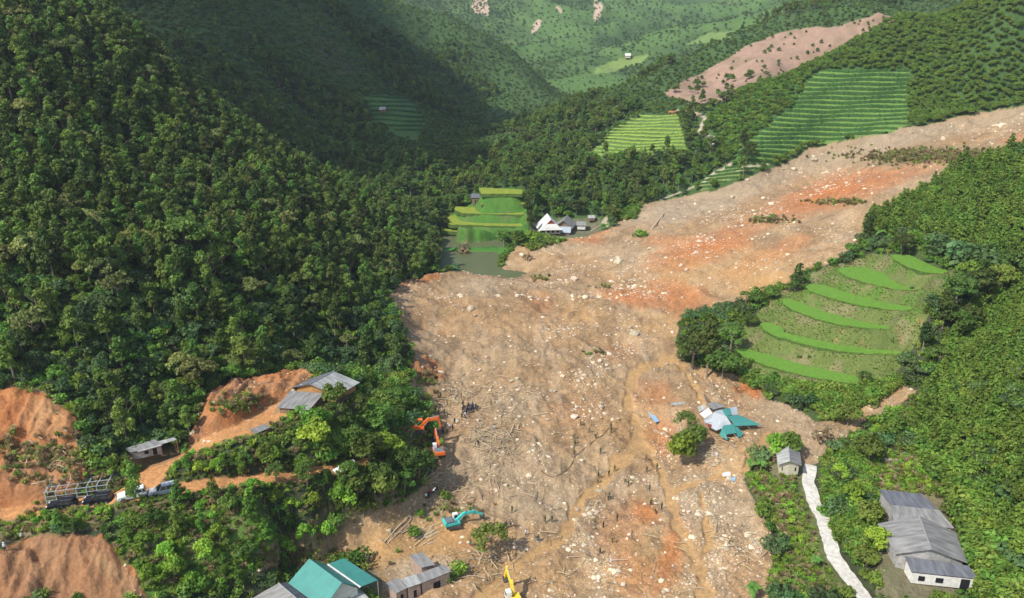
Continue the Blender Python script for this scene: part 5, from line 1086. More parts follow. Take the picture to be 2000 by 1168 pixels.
# ------------------------------------------------------------ terraces, tea, single trees
RICEM = mat('young rice', (.15, .30, .042), .8, .15, amt=.16, scale=1.2, trans=.2); RICEY = mat('ripening rice', (.27, .33, .045), .8, .15, amt=.2, scale=.6, trans=.2)
nm_ = ['lowest, longest', 'second lowest', 'third lowest', 'fourth lowest', 'broad fifth', 'topmost']
BANKM = mat('grassy terrace bank', (.06, .10, .025), .9, .1, amt=.4, scale=2)
def rice(pw, z, m, label, h=.4):
    # finer outline with an uneven edge, a top of gently uneven rice and a side
    n_ = len(pw); C = []
    for i in range(n_):
        a, b_ = Vector(pw[i]), Vector(pw[(i + 1) % n_]); k = max(1, int((b_ - a).length / 1.5))
        for j in range(k): C.append(a.lerp(b_, j / k) + Vector((random.gauss(0, .12), random.gauss(0, .12))))
    V = [(p.x, p.y, z + h) for p in C] + [(p.x + random.gauss(0, .05), p.y, z - .6) for p in C]; n_ = len(C)
    me = bpy.data.meshes.new('rice_terrace'); me.from_pydata(V, [], [tuple(range(n_))] + [(i, i + n_, (i + 1) % n_ + n_, (i + 1) % n_) for i in range(n_)]); me.materials.append(m)
    o = new_obj('rice_terrace', me); tag(o, label, 'rice terrace', 'rice terraces')
    bk = bpy.data.meshes.new('bank'); V = [(p.x * 1.0, p.y - .12, z + h - .18) for p in C] + [(p.x, p.y - .75 + random.gauss(0, .12), z - 1.1) for p in C]; bk.from_pydata(V, [], [(i, i + n_, (i + 1) % n_ + n_, (i + 1) % n_) for i in range(n_)]); bk.materials.append(BANKM); new_obj('bank', bk, o); return o
for i, (pw, z) in enumerate(TERR[:6]): rice(pw, z + .05, RICEM, nm_[i] + ' bright green rice strip on the terraced hillock right of the slide')
nb_ = ['lowest strip at the river edge', 'curved second strip', 'third strip', 'strip level with the small stilt hut', 'highest strip']
for i, (pw, z) in enumerate(TERR[6:]): rice(pw, z + .05, RICEY, 'yellow green rice, ' + nb_[i] + ' of the far bank terraces')
HEDGE = mat('tea leaves', (.045, .11, .026), .8, .2, amt=.35, scale=1.4, bump=.6, trans=.1); HEDGEY = mat('terrace rice', (.21, .30, .055), .8, .2, amt=.2, scale=.8)
def row_obj(name, line, m, label, group, cat, w_, h_, ymin):
    pts_ = []
    for u, v in line:
        p = GH(u, v, ymin)
        if p.y > ymin + 260: continue
        pts_.append(p)
    if len(pts_) < 3: return
    V, F = [], []
    for i, p in enumerate(pts_):
        d = pts_[min(i + 1, len(pts_) - 1)] - pts_[max(i - 1, 0)]; n_ = Vector((-d.y, d.x, 0)).normalized(); k = random.uniform(.8, 1.2)
        for s_, z_ in ((-1, -.5), (-.8, .7), (-.2, 1.0), (.45, .85), (1, -.3)):
            V.append((p.x + n_.x * s_ * w_ * k + random.gauss(0, .08), p.y + n_.y * s_ * w_ * k, p.z + z_ * h_ * k + random.gauss(0, .06)))
        if i:
            for q in range(4): F.append((5 * (i - 1) + q, 5 * i + q, 5 * i + q + 1, 5 * (i - 1) + q + 1))
    o = new_obj(name, fast_mesh(name, V, F)); o.data.materials.append(m); tag(o, label, cat, group)
def rows(poly, v0, v1, n_, tilt, m, name, label, group, cat, w_, h_, ymin, bow=0):
    us = [p[0] for p in poly]; ua, ub = min(us), max(us)
    for k in range(n_):
        v = v0 + (v1 - v0) * k / (n_ - 1); ln = []
        for u in np.arange(ua, ub, 3.0):
            vv = v + tilt * (u - (ua + ub) / 2) + bow * math.sin((u - ua) / (ub - ua) * 3.14) + 1.2 * math.sin(u * .05 + k)
            if inpoly(np.array([u]), np.array([vv]), poly)[0]: ln.append((u, vv))
        if len(ln) > 4: row_obj(name, ln, m, label, group, cat, w_, h_, ymin)
rows(TEA, 137, 322, 22, .0, HEDGE, 'tea_hedge', 'clipped dark green tea hedge, one contour row of the big striped field above the slide', 'tea hedges in contour rows', 'tea hedge', 1.0, 1.0, 340, 2)
#rows(TEA2, 140, 320, 24, .0, HEDGE, 'tea_hedge', 'dark tea hedge, one close row of the unstriped darker field left of the striped one', 'dark tea hedges left of the striped field', 'tea hedge', 1.9, .9, 340)
rows(KNOLL, 222, 300, 13, .02, HEDGEY, 'rice_step', 'narrow pale yellow green rice step, one of many ringing the distant knoll', 'rice steps ringing the distant knoll', 'rice terrace', 1.2, .45, 370, 4)
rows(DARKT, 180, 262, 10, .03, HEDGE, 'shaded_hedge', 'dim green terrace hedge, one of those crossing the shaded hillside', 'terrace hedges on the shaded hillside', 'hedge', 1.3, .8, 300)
rows([(1350,358),(1420,325),(1495,322),(1440,347),(1370,374)], 326, 370, 7, -.08, HEDGE, 'low_hedge', 'short green hedge on the little terraces under the tea field', 'hedges on the little terraces under the tea field', 'hedge', .8, .6, 330)

make_proto('big0', 'wide', 62, .48, L_DEEP, 200); make_proto('big1', 'tall', 75, .46, L_DEEP, 201); make_proto('big2', 'wide', 62, .45, L_MID, 202); make_proto('acacia', 'wide', 38, .42, L_MID, 203, up=.8)
make_proto('pine', 'cone', 130, .34, L_DEEP, 204); make_proto('mango', 'round', 110, .36, L_BRIGHT, 205); make_proto('mango1', 'round', 100, .38, L_MID, 206); make_proto('orch0', 'round', 90, .34, L_BRIGHT, 207); make_proto('orch1', 'slim', 60, .40, L_BUSH, 208); make_proto('orch2', 'cone', 90, .36, L_BUSH, 209)
def tree_at(u, v, key, s, name, label, group=None, ymin=0, sz=None):
    p = GH(u, v, ymin); o = plant(key, name, p.x, p.y, float(H(p.x, p.y)) - .15, s, label, 'tree', group)
    if sz: o.scale.z = s * sz
    return o
for u, v, k, s, nm, lb in [
 (960, 1092, 'acacia', .95, 'feathery_tree', 'lone feathery tree in the mud right of the turquoise excavator'), (1332, 908, 'mango', 1.7, 'round_tree', 'dense round tree below left of the collapsed house'), (1352, 878, 'mango1', 1.4, 'round_tree', 'smaller tree touching the collapsed house on its left'), (1342, 852, 'acacia', .8, 'feathery_tree', 'feathery topped tree behind the round tree by the collapsed house'),
 (1508, 892, 'mango', 1.15, 'round_tree', 'left yellow green half of the leafy clump behind the small hut'), (1540, 888, 'mango1', 1.2, 'round_tree', 'right darker half of the leafy clump behind the small hut'),
 (1380, 738, 'big1', 1.45, 'big_tree', 'tallest dark tree at the slide edge left of the terraced hillock'), (1352, 722, 'big0', 1.25, 'big_tree', 'dark spreading tree overhanging the slide left of the tallest one'), (1410, 740, 'mango1', 1.9, 'big_tree', 'broad bushy tree at the right foot of the tallest dark tree'), (1425, 690, 'big2', 1.0, 'big_tree', 'leafy tree between the tallest dark tree and the hillock'),
 (1556, 568, 'pine', 1.55, 'dark_conifer', 'narrow dark conifer standing on the slide edge above the hillock'), (1455, 600, 'acacia', .6, 'pale_tree', 'pale thin crowned tree on the slide edge above the big dark trees'),
 (1480, 600, 'mango1', 1.1, 'edge_tree', 'round leafy tree on the left shoulder of the hillock'), (1505, 585, 'mango1', 1.0, 'edge_tree', 'leafy tree just left of the dark conifer'), (1465, 640, 'mango1', 1.0, 'edge_tree', 'low leafy tree below the left shoulder of the hillock'), (1575, 560, 'orch1', .45, 'edge_tree', 'small slim tree touching the right side of the dark conifer'),
 (1662, 500, 'mango1', 1.0, 'edge_tree', 'dark round tree at the slide edge above the hillock top'), (1692, 470, 'big1', .75, 'edge_tree', 'dark tree where the right forest meets the slide'), (1700, 448, 'big0', .7, 'edge_tree', 'dark spreading tree at the corner of the right forest'),
 (1760, 500, 'big0', .8, 'mound_tree', 'dark rounded tree above the topmost rice strip'), (1890, 520, 'vine1', 3.6, 'creeper_mound', 'big smooth mound of creepers right of the topmost rice strip'), (1850, 500, 'vine1', 2.8, 'creeper_mound', 'smaller creeper mound behind the topmost rice strip'),
 (1865, 600, 'big0', 1.15, 'dark_tree', 'large dark tree at the right end of the upper rice strips'), (1905, 590, 'big0', 1.2, 'dark_tree', 'dark spreading tree right of the hillock'), (1950, 580, 'big2', 1.1, 'dark_tree', 'dark tree near the right edge below the creeper mound'), (1985, 555, 'big0', 1.2, 'dark_tree', 'dark tree at the right edge below the plantation'), (1840, 640, 'big1', .95, 'dark_tree', 'upright dark tree beside the middle rice strips'), (1870, 660, 'big2', .95, 'dark_tree', 'green tree in the gully right of the middle rice strips'), (1800, 690, 'big1', .85, 'dark_tree', 'upright tree at the right end of the lower rice strips'), (1830, 720, 'big2', .8, 'dark_tree', 'tree at the head of the stony gully'), (1885, 640, 'big0', .9, 'dark_tree', 'dark tree deep in the gully right of the hillock'),
 (1688, 752, 'acacia', .5, 'umbrella_tree', 'small thin umbrella shaped tree below the lowest rice strip'), (1655, 832, 'mango1', 1.3, 'round_bush_tree', 'dark round tree on the near side of the hillock by the gully'), (1605, 862, 'twigs', 1.9, 'bare_bush', 'greyish half bare bush beside the muddy path junction'),
 (1696, 905, 'mango1', 1.45, 'shade_tree', 'dark round shade tree above the long farmhouse yard'), (1660, 990, 'mango', 1.1, 'yard_tree', 'leafy tree between the concrete path and the farmhouse'), (1695, 1030, 'mango1', 1.2, 'yard_tree', 'tree against the left wall of the farmhouse'), (1715, 1075, 'orch0', 1.1, 'yard_tree', 'bright tree at the lower left corner of the farmhouse'), (1690, 1110, 'mango1', 1.0, 'yard_tree', 'reddish green tree in front of the farmhouse'), (1640, 940, 'orch0', .9, 'yard_tree', 'small leafy tree right of the top of the concrete path'), (1770, 935, 'bush2', 1.3, 'yard_bush', 'small bright bush in the yard behind the farmhouse'),
 (264, 985, 'orch1', .78, 'roadside_tree', 'upright dark tree hiding the middle of the white car'), (820, 1012, 'orch0', .45, 'bank_bush', 'small green bush left of the turquoise excavator'), (902, 1122, 'bush0', 1.6, 'yard_bush', 'spreading bush right of the long low shed'), (872, 1140, 'bush0', 1.2, 'yard_bush', 'small bush in front of the long low shed'), (808, 1048, 'bush1', 1.3, 'bank_bush', 'dark bush beside the heap of pale poles'), (868, 970, 'bush0', 1.2, 'bank_bush', 'small bush beside the people on the bank'), (1250, 462, 'bush0', 2.4, 'grey_bush', 'lone greyish bush on the upper slide'), (907, 500, 'twigs', 3.0, 'bare_bush', 'bare grey bush standing at the pond edge'), (1030, 510, 'twigs', 2.0, 'bare_bush', 'bare twiggy bush on the mud spit right of the pond'),
 (1010, 480, 'mango1', 1.5, 'riverside_tree', 'leafy tree on the river bank below the white stilt house'), (985, 482, 'acacia', .9, 'riverside_tree', 'feathery tree leaning over the river left of the white stilt house'), (1036, 452, 'big1', .8, 'riverside_tree', 'dark tree at the left side of the white stilt house'), (1030, 430, 'big1', .95, 'riverside_tree', 'tall dark tree right of the far bank terraces'), (1058, 480, 'mango1', .8, 'riverside_tree', 'low leafy clump under the white stilt house'), (1035, 478, 'mango', 1.2, 'riverside_tree', 'leafy clump where the mud spit meets the river bank'),
 (1245, 372, 'big0', 1.3, 'grove_tree', 'darkest tall tree of the grove in front of the distant knoll'), (1225, 360, 'big1', 1.2, 'grove_tree', 'dark tree at the left side of the darkest grove tree'), (1450, 300, 'big1', 1.0, 'field_tree', 'dark tree standing alone in the lower tea field'), (1465, 305, 'big0', .8, 'field_tree', 'second dark tree in the lower tea field'), (1125, 420, 'big0', .9, 'grove_tree', 'dark tree behind the grey house'),
 (372, 520, 'big2', 1.5, 'pale_giant', 'tall pale trunked tree with airy crown in the left forest'), (178, 560, 'slim0', 1.25, 'pale_giant', 'bare pale trunk with a high narrow crown low in the left forest'), (714, 585, 'orch1', 1.15, 'pale_giant', 'tall pale trunked tree standing out near the slide edge'), (440, 545, 'acacia', 1.0, 'pale_giant', 'airy tree with broken pale trunk in the middle left forest')]:
    tree_at(u, v, k, s, nm, lb, ymin=280 if (v < 500 and 860 < u < 1200) else 0)
random.seed(21)
ORCH = [(611,993),(567,1045),(638,1052),(663,995),(632,955),(588,938),(531,915),(473,932),(600,1060),(520,1058),(480,1092),(560,1085),(430,1060),(395,1040),(400,1100),(350,1040),(300,1030),(250,1055),(330,1090),(440,1130),(380,1150),(490,1010),(450,1000),(540,990),(500,965),(420,985),(570,1000),(350,985),(660,1035),(300,1150),(340,1130),(470,1150),(290,1075),(115,1030),(145,1042),(395,930),(430,925),(370,925)]
for i, (u, v) in enumerate(ORCH):
    tree_at(u, v, ['orch0', 'orch1', 'orch0', 'orch2', 'mango1', 'mango'][i % 6], random.uniform(.85, 1.1) * (.55 if i % 6 == 1 else .95) * (.62 if u < 260 else .85), 'orchard_tree', 'rounded garden tree on the green bank below the dirt road, among its like', 'garden trees below the dirt road')
MASS = [(700,815),(740,845),(690,890),(760,900),(800,930),(740,945),(790,960),(700,975),(650,895),(620,875),(560,900),(520,890),(480,905),(445,910),(400,915),(625,850),(660,840),(720,905),(680,945),(745,975),(780,925),(590,905),(540,925),(655,800),(775,800),(820,935),(600,950),(670,1000),(710,1010)]
for i, (u, v) in enumerate(MASS):
    if u < 600: v += 14
    tree_at(u, v, ['big2', 'mango1', 'acacia', 'mango', 'big0', 'mango1'][i % 6], random.uniform(.85, 1.05) * (.72 if i % 6 in (0, 4, 2) else 1.4) * (.62 if u < 600 else 1), 'acacia_tree', 'feathery leaved tree in the thick clump between the left farmhouse and the slide', 'trees between the left farmhouse and the slide')
# ring of taller trees along the front of the left forest and the cut slopes
# bananas
BAN = mat('banana leaf', (.12, .26, .04), .5, .35, amt=.12, scale=2, trans=.3)
def banana_mesh(seed):
    g = random.Random(seed); out = []
    for i in range(9):
        a = i * 2.4 + g.uniform(-.3, .3); el = g.uniform(.5, 1.1); L = g.uniform(1.8, 2.4); V, F = [], []
        for k in range(6):
            t_ = k / 5; r_ = L * t_ * math.cos(el) * (1 - .1 * t_); z_ = 1.9 + L * math.sin(el) * t_ - 1.5 * t_ * t_; w_ = .34 * math.sin(3.14 * min(.97, .12 + t_ * .85)) + .02
            for s_ in (-1, 0, 1): V.append((r_ * math.cos(a) - math.sin(a) * s_ * w_, r_ * math.sin(a) + math.cos(a) * s_ * w_, z_ + (0 if s_ else .10)))
            if k:
                for q in (0, 1): F.append((3 * (k - 1) + q, 3 * k + q, 3 * k + q + 1, 3 * (k - 1) + q + 1))
        me = bpy.data.meshes.new('leaf'); me.from_pydata(V, [], F); me.materials.append(BAN); out.append(me)
    return out
BM = banana_mesh(3); BST = MB().tube([(0, 0, -.4), (0, 0, 1.2), (0, 0, 2.1)], [.16, .12, .07], 8); stem = BST.build('stem', mat('banana stem', (.16, .2, .07), .7, .3)); BSM = stem.data; bpy.data.objects.remove(stem)
def banana(u, v, s, label, group=None):
    p = GH(u, v); r = new_obj('banana_plant', None, loc=(p.x, p.y, float(H(p.x, p.y)) - .1)); r.scale = (s,) * 3; r.rotation_euler = (0, 0, random.uniform(0, 6.28)); tag(r, label, 'banana plant', group); new_obj('stem', BSM, r)
    for me in BM: new_obj('leaf', me, r)
for u, v, s, lb in [(590, 822, 1.3, 'left banana plant in front of the left farmhouse'), (636, 830, 1.3, 'right banana plant in front of the left farmhouse'), (1485, 925, 1.2, 'banana plant left of the small hut'), (1465, 918, 1.0, 'lower banana plant at the slide edge left of the small hut'), (1592, 1112, 1.1, 'banana plant left of the concrete path'), (1470, 1172, 1.3, 'large banana plant at the lower edge right of the slide'), (1625, 520, 1.1, 'banana plant at the upper left of the hillock'),
    (1720, 470, 1.4, 'pale green banana plant at the foot of the right plantation'), (1738, 478, 1.3, 'banana plant beside the dark rounded tree under the plantation'), (545, 1010, 1.0, 'banana plant among the garden trees, upper one'), (560, 1030, .9, 'banana plant among the garden trees, lower one'), (1778, 566, .6, 'small banana like plant at the end of the fifth rice strip'), (1560, 702, .6, 'small palm like plant between the two lowest rice strips'), (1578, 700, .5, 'second small palm like plant between the two lowest rice strips'), (1740, 668, .5, 'small palm like plant above the second rice strip')]:
    banana(u, v, s, lb)
# trees left standing on the cleared hillside
random.seed(5); n_ = 0
while n_ < 90:
    u, v = random.uniform(1295, 1750), random.uniform(20, 212)
    if inpoly(np.array([u]), np.array([v]), CLEAR)[0]:
        n_ += 1; p = GH(u, v, 420); low_ = v > 150 and random.random() < .6
        plant('far1' if random.random() < .6 else 'far0', 'spared_tree', p.x, p.y, p.z - .3, (1.0 if low_ else .6) * random.uniform(.5, 1.2), 'small tree left standing on the reddish cleared hillside', 'tree', 'trees left on the cleared hillside', parts=False)

# ------------------------------------------------------------ stones, timber
STONE = leafmat('pale stone', (.50, .41, .29), .3, 0.0)
def stone(seed, flat=.6):
    import bmesh
    g = np.random.default_rng(seed); bm = bmesh.new(); bmesh.ops.create_icosphere(bm, subdivisions=1, radius=.5)
    for v in bm.verts: v.co *= g.uniform(.72, 1.25); v.co.z *= flat
    for _ in range(3):
        n_ = Vector(g.normal(0, 1, 3)).normalized(); bmesh.ops.bisect_plane(bm, geom=bm.verts[:] + bm.edges[:] + bm.faces[:], plane_co=n_ * .33, plane_no=n_, clear_outer=True); bmesh.ops.holes_fill(bm, edges=bm.edges[:])
    bmesh.ops.triangulate(bm, faces=bm.faces); V = np.array([tuple(v.co) for v in bm.verts]); F = np.array([[v.index for v in f.verts] for f in bm.faces]); bm.verts.index_update(); bm.free()
    me = fast_mesh('stone', V, F, np.ones((len(V), 3))); me.materials.append(STONE); return me
for i in range(5): me = stone(300 + i, .62); PROTO['stone%d' % i] = (me, None, me)
STICKM = leafmat('pale timber', (.42, .33, .21), .3, 0.0)
for i in range(3):
    g = random.Random(i); V, F = limb([(-.5, 0, .04), (-.1, g.uniform(-.04, .04), .08 + .05 * i), (.5, g.uniform(-.05, .05), .05 + .09 * i)], [.028, .024, .014], 4); me = fast_mesh('stick', V, F, np.ones((len(V), 3))); me.materials.append(STICKM); PROTO['stick%d' % i] = (me, None, me)
def scatter_stones(n_, seed):
    g = np.random.default_rng(seed); Y = 100 * np.exp(g.uniform(-.05, math.log(4.0), n_ * 3)); X = Y * g.uniform(-.62, .75, n_ * 3)
    fa = ((X / Y - A0) / (A1 - A0) * (NA - 1) + .5).astype(int); fb = ((np.log(Y / 100) - B0) / (B1 - B0) * (NB - 1) + .5).astype(int)
    k = (M_deb | (M_cut & (GY < 400)))[fb, fa]; X, Y, fa, fb = X[k], Y[k], fa[k], fb[k]; st = M_str[fb, fa]
    return X, Y, st
CLUST = [(1345,985,24,60),(1395,985,20,50),(1350,1050,20,25),(1140,740,60,30),(1180,700,60,30),(1230,660,60,40),(1150,800,50,40),(1040,880,26,18),(1160,990,30,50),(1130,1060,40,30),(1120,1010,16,30),(1180,1110,50,40),(1420,930,40,20),(1390,900,40,20),(1250,560,90,40),(1370,480,70,30),(1160,590,60,30),(1100,640,60,30),(1300,640,30,16),(1700,790,40,14),(1660,850,40,14),(1280,720,20,10),(1420,780,30,14),(1330,850,20,40),(1480,1060,40,40),(1400,1090,40,30),(1240,520,60,30),(1600,350,120,30),(1900,250,100,20),(1450,420,100,30)]
X, Y, st = scatter_stones(80000, 9); Zs = H(X, Y); u_, v_, d_ = project(X, Y, Zs)
dens = .2 + .6 * np.clip(fbm(X, Y, 10, 3, 401), 0, 1) * 1.6
for cu, cv, ru, rv in CLUST: dens = np.maximum(dens, 1.0 * np.exp(-(((u_ - cu) / ru) ** 2 + ((v_ - cv) / rv) ** 2)))
yard = np.exp(-(((u_ - 760) / 130) ** 2 + ((v_ - 1080) / 60) ** 2)); dens = dens * (1 - .9 * yard)
k = (rng.uniform(size=len(X)) < dens * np.where(st > .3, .12, 1)) ; X, Y, Zs, cl = X[k], Y[k], Zs[k], dens[k]
sz = np.clip(.14 * (1 + rng.pareto(2.5, len(X))), .13, 1.1) * (1 + .4 * (cl > .6)) * np.where(Y > 230, 1.35, 1)
stuff_cloud('rubble', np.c_[X, Y, Zs - .03, sz, rng.integers(0, 5, len(X))], ['stone%d' % i for i in range(5)], 'pale broken stones strewn thickly over the landslide mud', 'rubble')
print('stones', len(X))
# boulders one can tell apart
BOUL = [(1208,512,3.6),(1240,655,3.6),(1123,546,3.0),(1143,582,2.6),(1118,578,1.8),(920,604,2.4),(928,617,1.8),(1020,500,2.8),(1206,504,2.0),(1268,486,2.0),(1330,520,2.2),(1340,527,1.8),(1121,816,2.2),(1233,672,1.4),(1098,735,1.6),(1168,732,1.5),(862,728,1.5),(938,723,1.6),(1171,960,1.5),(1128,996,1.3),(1110,1074,1.3),(1217,1144,1.3),(1180,808,1.2),(1196,820,1.2),(1000,745,1.8),(1010,740,1.4),(1060,620,1.2),(1430,385,2.6),(1460,352,2.2),(1590,312,3.2),(1550,330,2.8),(1700,300,2.4),(1780,260,2.4),(1842,272,3.0),(1955,246,3.4),(1900,270,2.4),(1720,296,2.2),(1640,330,2.0),(1490,388,2.4),(1505,398,2.4),(1560,450,1.6),(1500,458,1.8),(1670,470,1.6),(1172,705,1.8),(1190,692,1.4),(1155,700,1.3),(1082,764,1.2),(1070,820,1.2),(1392,770,1.5),(1345,1000,1.3),(1353,1050,1.5),(1000,545,1.4),(1490,930,1.2),(1232,640,2.0),(1302,712,1.3),(968,834,.9)]
BLB = {0: 'big cracked pale boulder on the mud below the white stilt house', 1: 'largest lone boulder, pale and split, in the centre right of the slide', 2: 'flat white boulder on the dam crest beside the pond end', 3: 'broad pale boulder below the flat white one', 5: 'flat white slab boulder on the upper left of the slide', 7: 'pale rock on the mud spit beside the pond', 12: 'grey boulder in the middle of the slide above the searchers', 29: 'largest boulder along the upper grey edge of the slide', 34: 'tall white boulder near the upper right end of the slide'}
for i, (u, v, s) in enumerate(BOUL):
    p = GH(u, v); o = new_obj('boulder', stone(500 + i, .7), loc=(p.x, p.y, float(H(p.x, p.y)) + s * .08)); o.scale = (s * random.uniform(.85, 1.3), s * random.uniform(.8, 1.1), s * random.uniform(.7, 1.0)); o.rotation_euler = (random.uniform(-.3, .3), random.uniform(-.3, .3), random.uniform(0, 6))
    tag(o, BLB.get(i) or 'pale angular boulder lying in the landslide mud, one of the many middling ones', 'boulder', 'boulders lying on the slide')
# sticks and splintered timber
SC_ = [(955,850,35,22,260),(985,880,30,22,120),(905,930,40,30,120),(1385,888,22,14,110),(830,810,30,20,130),(940,800,90,60,120),(855,945,20,20,80),(905,1110,60,30,70),(970,1090,40,20,90),(1060,720,160,80,60),(1150,650,200,100,70),(1100,1100,250,60,80),(1420,860,40,20,60),(1000,960,120,60,50),(640,770,1,1,1),(110,900,60,50,90),(1440,1060,60,60,80),(930,770,60,20,80)]
Q_ = []
for cu, cv, ru, rv, n_ in SC_:
    for _ in range(n_):
        p = GH(random.gauss(cu, ru * .7), random.gauss(cv, rv * .7)); Q_.append((p.x, p.y, p.z + .05, random.uniform(.8, 3.4), random.randrange(3)))
stuff_cloud('timber_litter', Q_, ['stick0', 'stick1', 'stick2'], 'splintered sticks and broken timber strewn over the mud', 'timber')
TIMB = mat('pale sawn timber', (.50, .40, .27), .85, .2, amt=.25, scale=3); TIMBG = mat('grey dead wood', (.33, .28, .22), .9, .2, amt=.3, scale=3)
def log(u0, v0, u1, v1, r_, label, group=None, m=None, name='log'):
    a, b_ = GH(u0, v0), GH(u1, v1); c = (a + b_) / 2
    zz = max(float(H(c.x, c.y)) - (a.z + b_.z) / 2, 0); a.z += r_ + zz * .5; b_.z += r_ + zz * .5; c = (a + b_) / 2 + Vector((random.gauss(0, .1), 0, .04))
    o = MB().tube([tuple(q - c) for q in (a, c, b_)], [r_, r_ * .85, r_ * .6], 7).build(name, m or TIMB); o.location = c; tag(o, label, 'log' if name != 'plank' else 'plank', group); return o
for q, lb in [((1272,450,1296,418,.35), 'long pale tree trunk lying on the upper slide by the grey bush'), ((1060,490,1085,500,.2), 'thin pale pole lying on the mud below the stilt houses'), ((1155,452,1174,440,.2), 'pale trunk lying right of the riverside houses'), ((751,1060,800,1008,.16), 'long pale strip of broken kerb running down the yard bank'), ((758,1062,805,1012,.1), 'thinner pale strip beside the broken kerb in the yard'), ((990,858,1004,830,.16), 'forked dead branch right of the heap of sticks'), ((1040,812,1075,806,.14), 'bent branch left of the grey boulder'), ((862,1003,870,990,.2), 'short plank standing near the turquoise excavator'), ((1350,855,1362,862,.12), 'thin beam at the foot of the collapsed house'), ((1105,500,1090,492,.16), 'short pole on the mud below the stilt houses')]:
    log(*q, lb)
random.seed(9)
for i in range(26):
    u = random.gauss(822, 18); v = random.gauss(1040, 10); a = random.gauss(-.55, .22); l_ = random.uniform(14, 34); log(u - l_ * math.cos(a) / 2, v - l_ * math.sin(a) / 2, u + l_ * math.cos(a) / 2, v + l_ * math.sin(a) / 2, .11, 'pale pole in the loose timber heap above the animal shed', 'poles of the timber heap above the animal shed')
for i in range(22):
    u = random.gauss(962, 24); v = random.gauss(862, 18); a = random.gauss(.8, .5); l_ = random.uniform(14, 34); log(u - l_ * math.cos(a) / 2, v - l_ * math.sin(a) / 2, u + l_ * math.cos(a) / 2, v + l_ * math.sin(a) / 2, .08, 'bleached stick in the big fan of sticks right of the excavators', 'sticks of the big fan right of the excavators', TIMBG)
for i in range(14):
    u = random.gauss(1385, 14); v = random.gauss(888, 9); a = random.gauss(-.5, .6); l_ = random.uniform(10, 24); log(u - l_ * math.cos(a) / 2, v - l_ * math.sin(a) / 2, u + l_ * math.cos(a) / 2, v + l_ * math.sin(a) / 2, .08, 'bleached branch in the driftwood heap beside the round tree', 'branches of the driftwood heap by the round tree', TIMBG)
for q, lb in [((161,915,172,868,.12), 'left pale bamboo pole leaning on the green edge of the red cut'), ((168,916,179,862,.12), 'right pale bamboo pole leaning on the green edge of the red cut'), ((1702,915,1735,952,.08), 'thin pole lying in the yard behind the farmhouse')]: log(*q, lb, name='pole')
# beehive bench
r = root_at('wooden_bench', GH(1739, 903), 'small grey wooden box bench in the yard beside the shade tree', 'bench')
MB().box((0, 0, .75), (2.6, .9, .12)).build('top', TIMBG, r); MB().box((0, .1, .45), (2.4, .7, .5)).build('box', TIMBG, r)
for sx in (-1, 1):
    for sy in (-1, 1): MB().box((sx * 1.15, sy * .36, .2), (.1, .1, 1.0)).build('leg', WOOD, r)
for x_ in (-.3, .25): pass
r = root_at('blue_barrel', GH(362, 1166), 'blue barrel at the lower edge below the garden trees', 'barrel'); MB().tube([(0, 0, -.1), (0, 0, .1), (0, 0, .8), (0, 0, .9)], [.3, .32, .32, .27], 12).build('drum', mat('blue plastic', (.2, .4, .7), .5, .4, amt=.05), r); MB().tube([(0, 0, .9), (0, 0, .95)], .28, 12).build('lid', mat('blue plastic', (.2, .4, .7)), r)
# scrub patches growing on the slide and reeds by the farmhouse
def patch(u0, v0, ru, rv, n_, keys, sc, ymin=0):
    out = []
    for _ in range(n_):
        p = GH(random.gauss(u0, ru * .5), random.gauss(v0, rv * .5), ymin); out.append((p.x, p.y, p.z, random.uniform(*sc), random.randrange(len(keys))))
    return out
Q_ = patch(1810, 306, 150, 14, 700, [0, 1, 2], (.6, 1.3)) + patch(1500, 430, 44, 7, 70, [0, 1, 2], (.6, 1.2)) + patch(1640, 396, 56, 6, 80, [0, 1, 2], (.6, 1.2)) + patch(1050, 545, 20, 5, 26, [0, 1, 2], (.6, 1.1)) + patch(1180, 560, 20, 5, 14, [0, 1, 2], (.5, .9)) + patch(1160, 690, 20, 8, 12, [0, 1, 2], (.5, .9)) + patch(100, 900, 90, 50, 130, [0, 1, 2], (.5, 1)) + patch(30, 890, 40, 40, 40, [0, 1, 2], (.5, 1)) + patch(470, 790, 50, 16, 80, [0, 1, 2], (.6, 1.1)) + patch(120, 1000, 60, 8, 40, [0, 1, 2], (.3, .8)) + patch(880, 1000, 60, 26, 40, [0, 1, 2], (.4, .8)) + patch(830, 740, 20, 16, 30, [0, 1, 2], (.5, .9)) + patch(610, 1090, 120, 20, 160, [0, 1, 2], (.4, .8)) + patch(820, 800, 24, 30, 60, [0, 1, 2], (.5, 1))
stuff_cloud('scrub', Q_, ['tuft0', 'tuft1', 'tuft1'], 'patches of rough grass and scrub on the slide and the bare cuts', 'scrub')
REEDP = [(1790,850),(1820,850),(1870,900),(1905,960),(1960,1080),(1990,1175),(1930,1175),(1900,1100),(1870,1010),(1850,950),(1800,890)]
Q_ = []
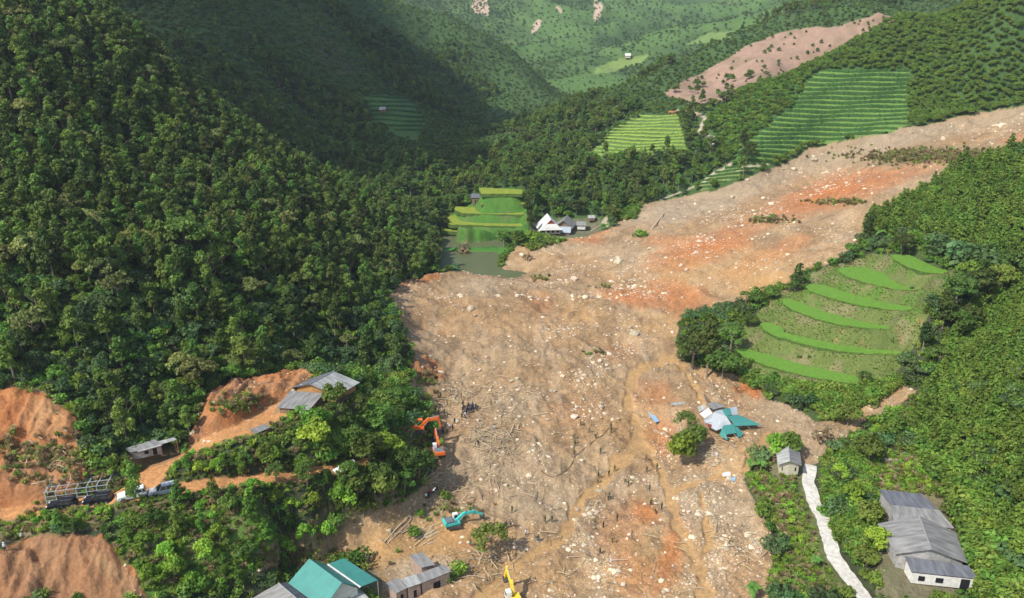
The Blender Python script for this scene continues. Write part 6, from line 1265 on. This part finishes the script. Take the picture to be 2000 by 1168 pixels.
for poly, n_, sc in ((REEDP, 1500, (1.2, 2.2)), ([(1440,745),(1520,770),(1600,800),(1690,790),(1760,750),(1720,745),(1640,765),(1500,745)], 1000, (.9, 1.6)), ([(600,850),(690,830),(740,760),(790,740),(800,790),(720,860),(640,900)], 700, (1, 1.9)), ([(1610,905),(1660,880),(1700,930),(1720,1000),(1700,1100),(1680,1110),(1630,1040),(1605,980)], 900, (.7, 1.4)), ([(750,880),(830,885),(820,915),(760,910)], 90, (.7, 1.3)), ([(1000,470),(1060,455),(1110,470),(1040,490)], 120, (1, 1.6)), ([(1190,405),(1260,385),(1240,430),(1190,432)], 260, (1.2, 2))):
    us = [p[0] for p in poly]; vs = [p[1] for p in poly]; k = 0
    while k < n_:
        u, v = random.uniform(min(us), max(us)), random.uniform(min(vs), max(vs))
        if inpoly(np.array([u]), np.array([v]), poly)[0]: p = GH(u, v); Q_.append((p.x, p.y, p.z - .1, random.uniform(*sc), random.choice([0, 0, 0, 1, 2]))); k += 1
stuff_cloud('reeds', Q_, ['tuft0', 'bush0', 'tuft2'], 'tall elephant grass and cane thickets beside the farmhouses and the hillock', 'reeds')

# ------------------------------------------------------------ cloud and air
def cloud(cx, cy_, cz, rx, ry, n_, seed):
    import bmesh
    g = random.Random(seed); b = bmesh.new()
    for i in range(n_):
        a = g.uniform(0, 6.28); q = math.sqrt(g.random()); s_ = g.uniform(.28, .5) * (1.15 - q * .6)
        M = Matrix.Translation((cx + rx * q * math.cos(a) * .8, cy_ + ry * q * math.sin(a) * .8, cz + g.uniform(0, 30))) @ Matrix.Diagonal((rx * s_, ry * s_, 45 * (1.3 - q), 1))
        bmesh.ops.create_icosphere(b, subdivisions=3, radius=1, matrix=M)
    for v in b.verts: v.co += Vector((vn(v.co, 1), vn(v.co, 2), vn(v.co, 3))) * 9
    me = bpy.data.meshes.new('cloud'); b.to_mesh(me); b.free(); me.materials.append(mat('cloud white', (.85, .85, .86), 1, 0, amt=0)); o = new_obj('cloud', me); tag(o, kind='structure'); return o
from mathutils import noise as _mn
def vn(co, s): return _mn.noise(co / 30 + Vector((s * 9, 0, 0)))
def cloud_over(x, y, z, rx, ry, n_=26, seed=1, top=950):
    t_ = (top - z) / math.sin(SUN_EL); return cloud(x - Ldir.x * t_, y - Ldir.y * t_, top, rx, ry, n_, seed)
cloud_over(-150, 500, 60, 125, 190)
hz = new_obj('haze', None); bpy.data.objects.remove(hz)
b = MB(); b.box((0, 1300, 190), (6400, 3200, 420)); HZM = bpy.data.materials.new('air'); HZM.use_nodes = True; t = HZM.node_tree; t.nodes.remove(t.nodes['Principled BSDF'])
pv = t.nodes.new('ShaderNodeVolumePrincipled'); pv.inputs['Density'].default_value = .00012; pv.inputs['Color'].default_value = (.80, .88, 1.0, 1); pv.inputs['Anisotropy'].default_value = .2
t.links.new(pv.outputs[0], t.nodes['Material Output'].inputs['Volume'])
o = b.build('haze', HZM); tag(o, 'thin bluish valley haze', 'haze', kind='stuff')
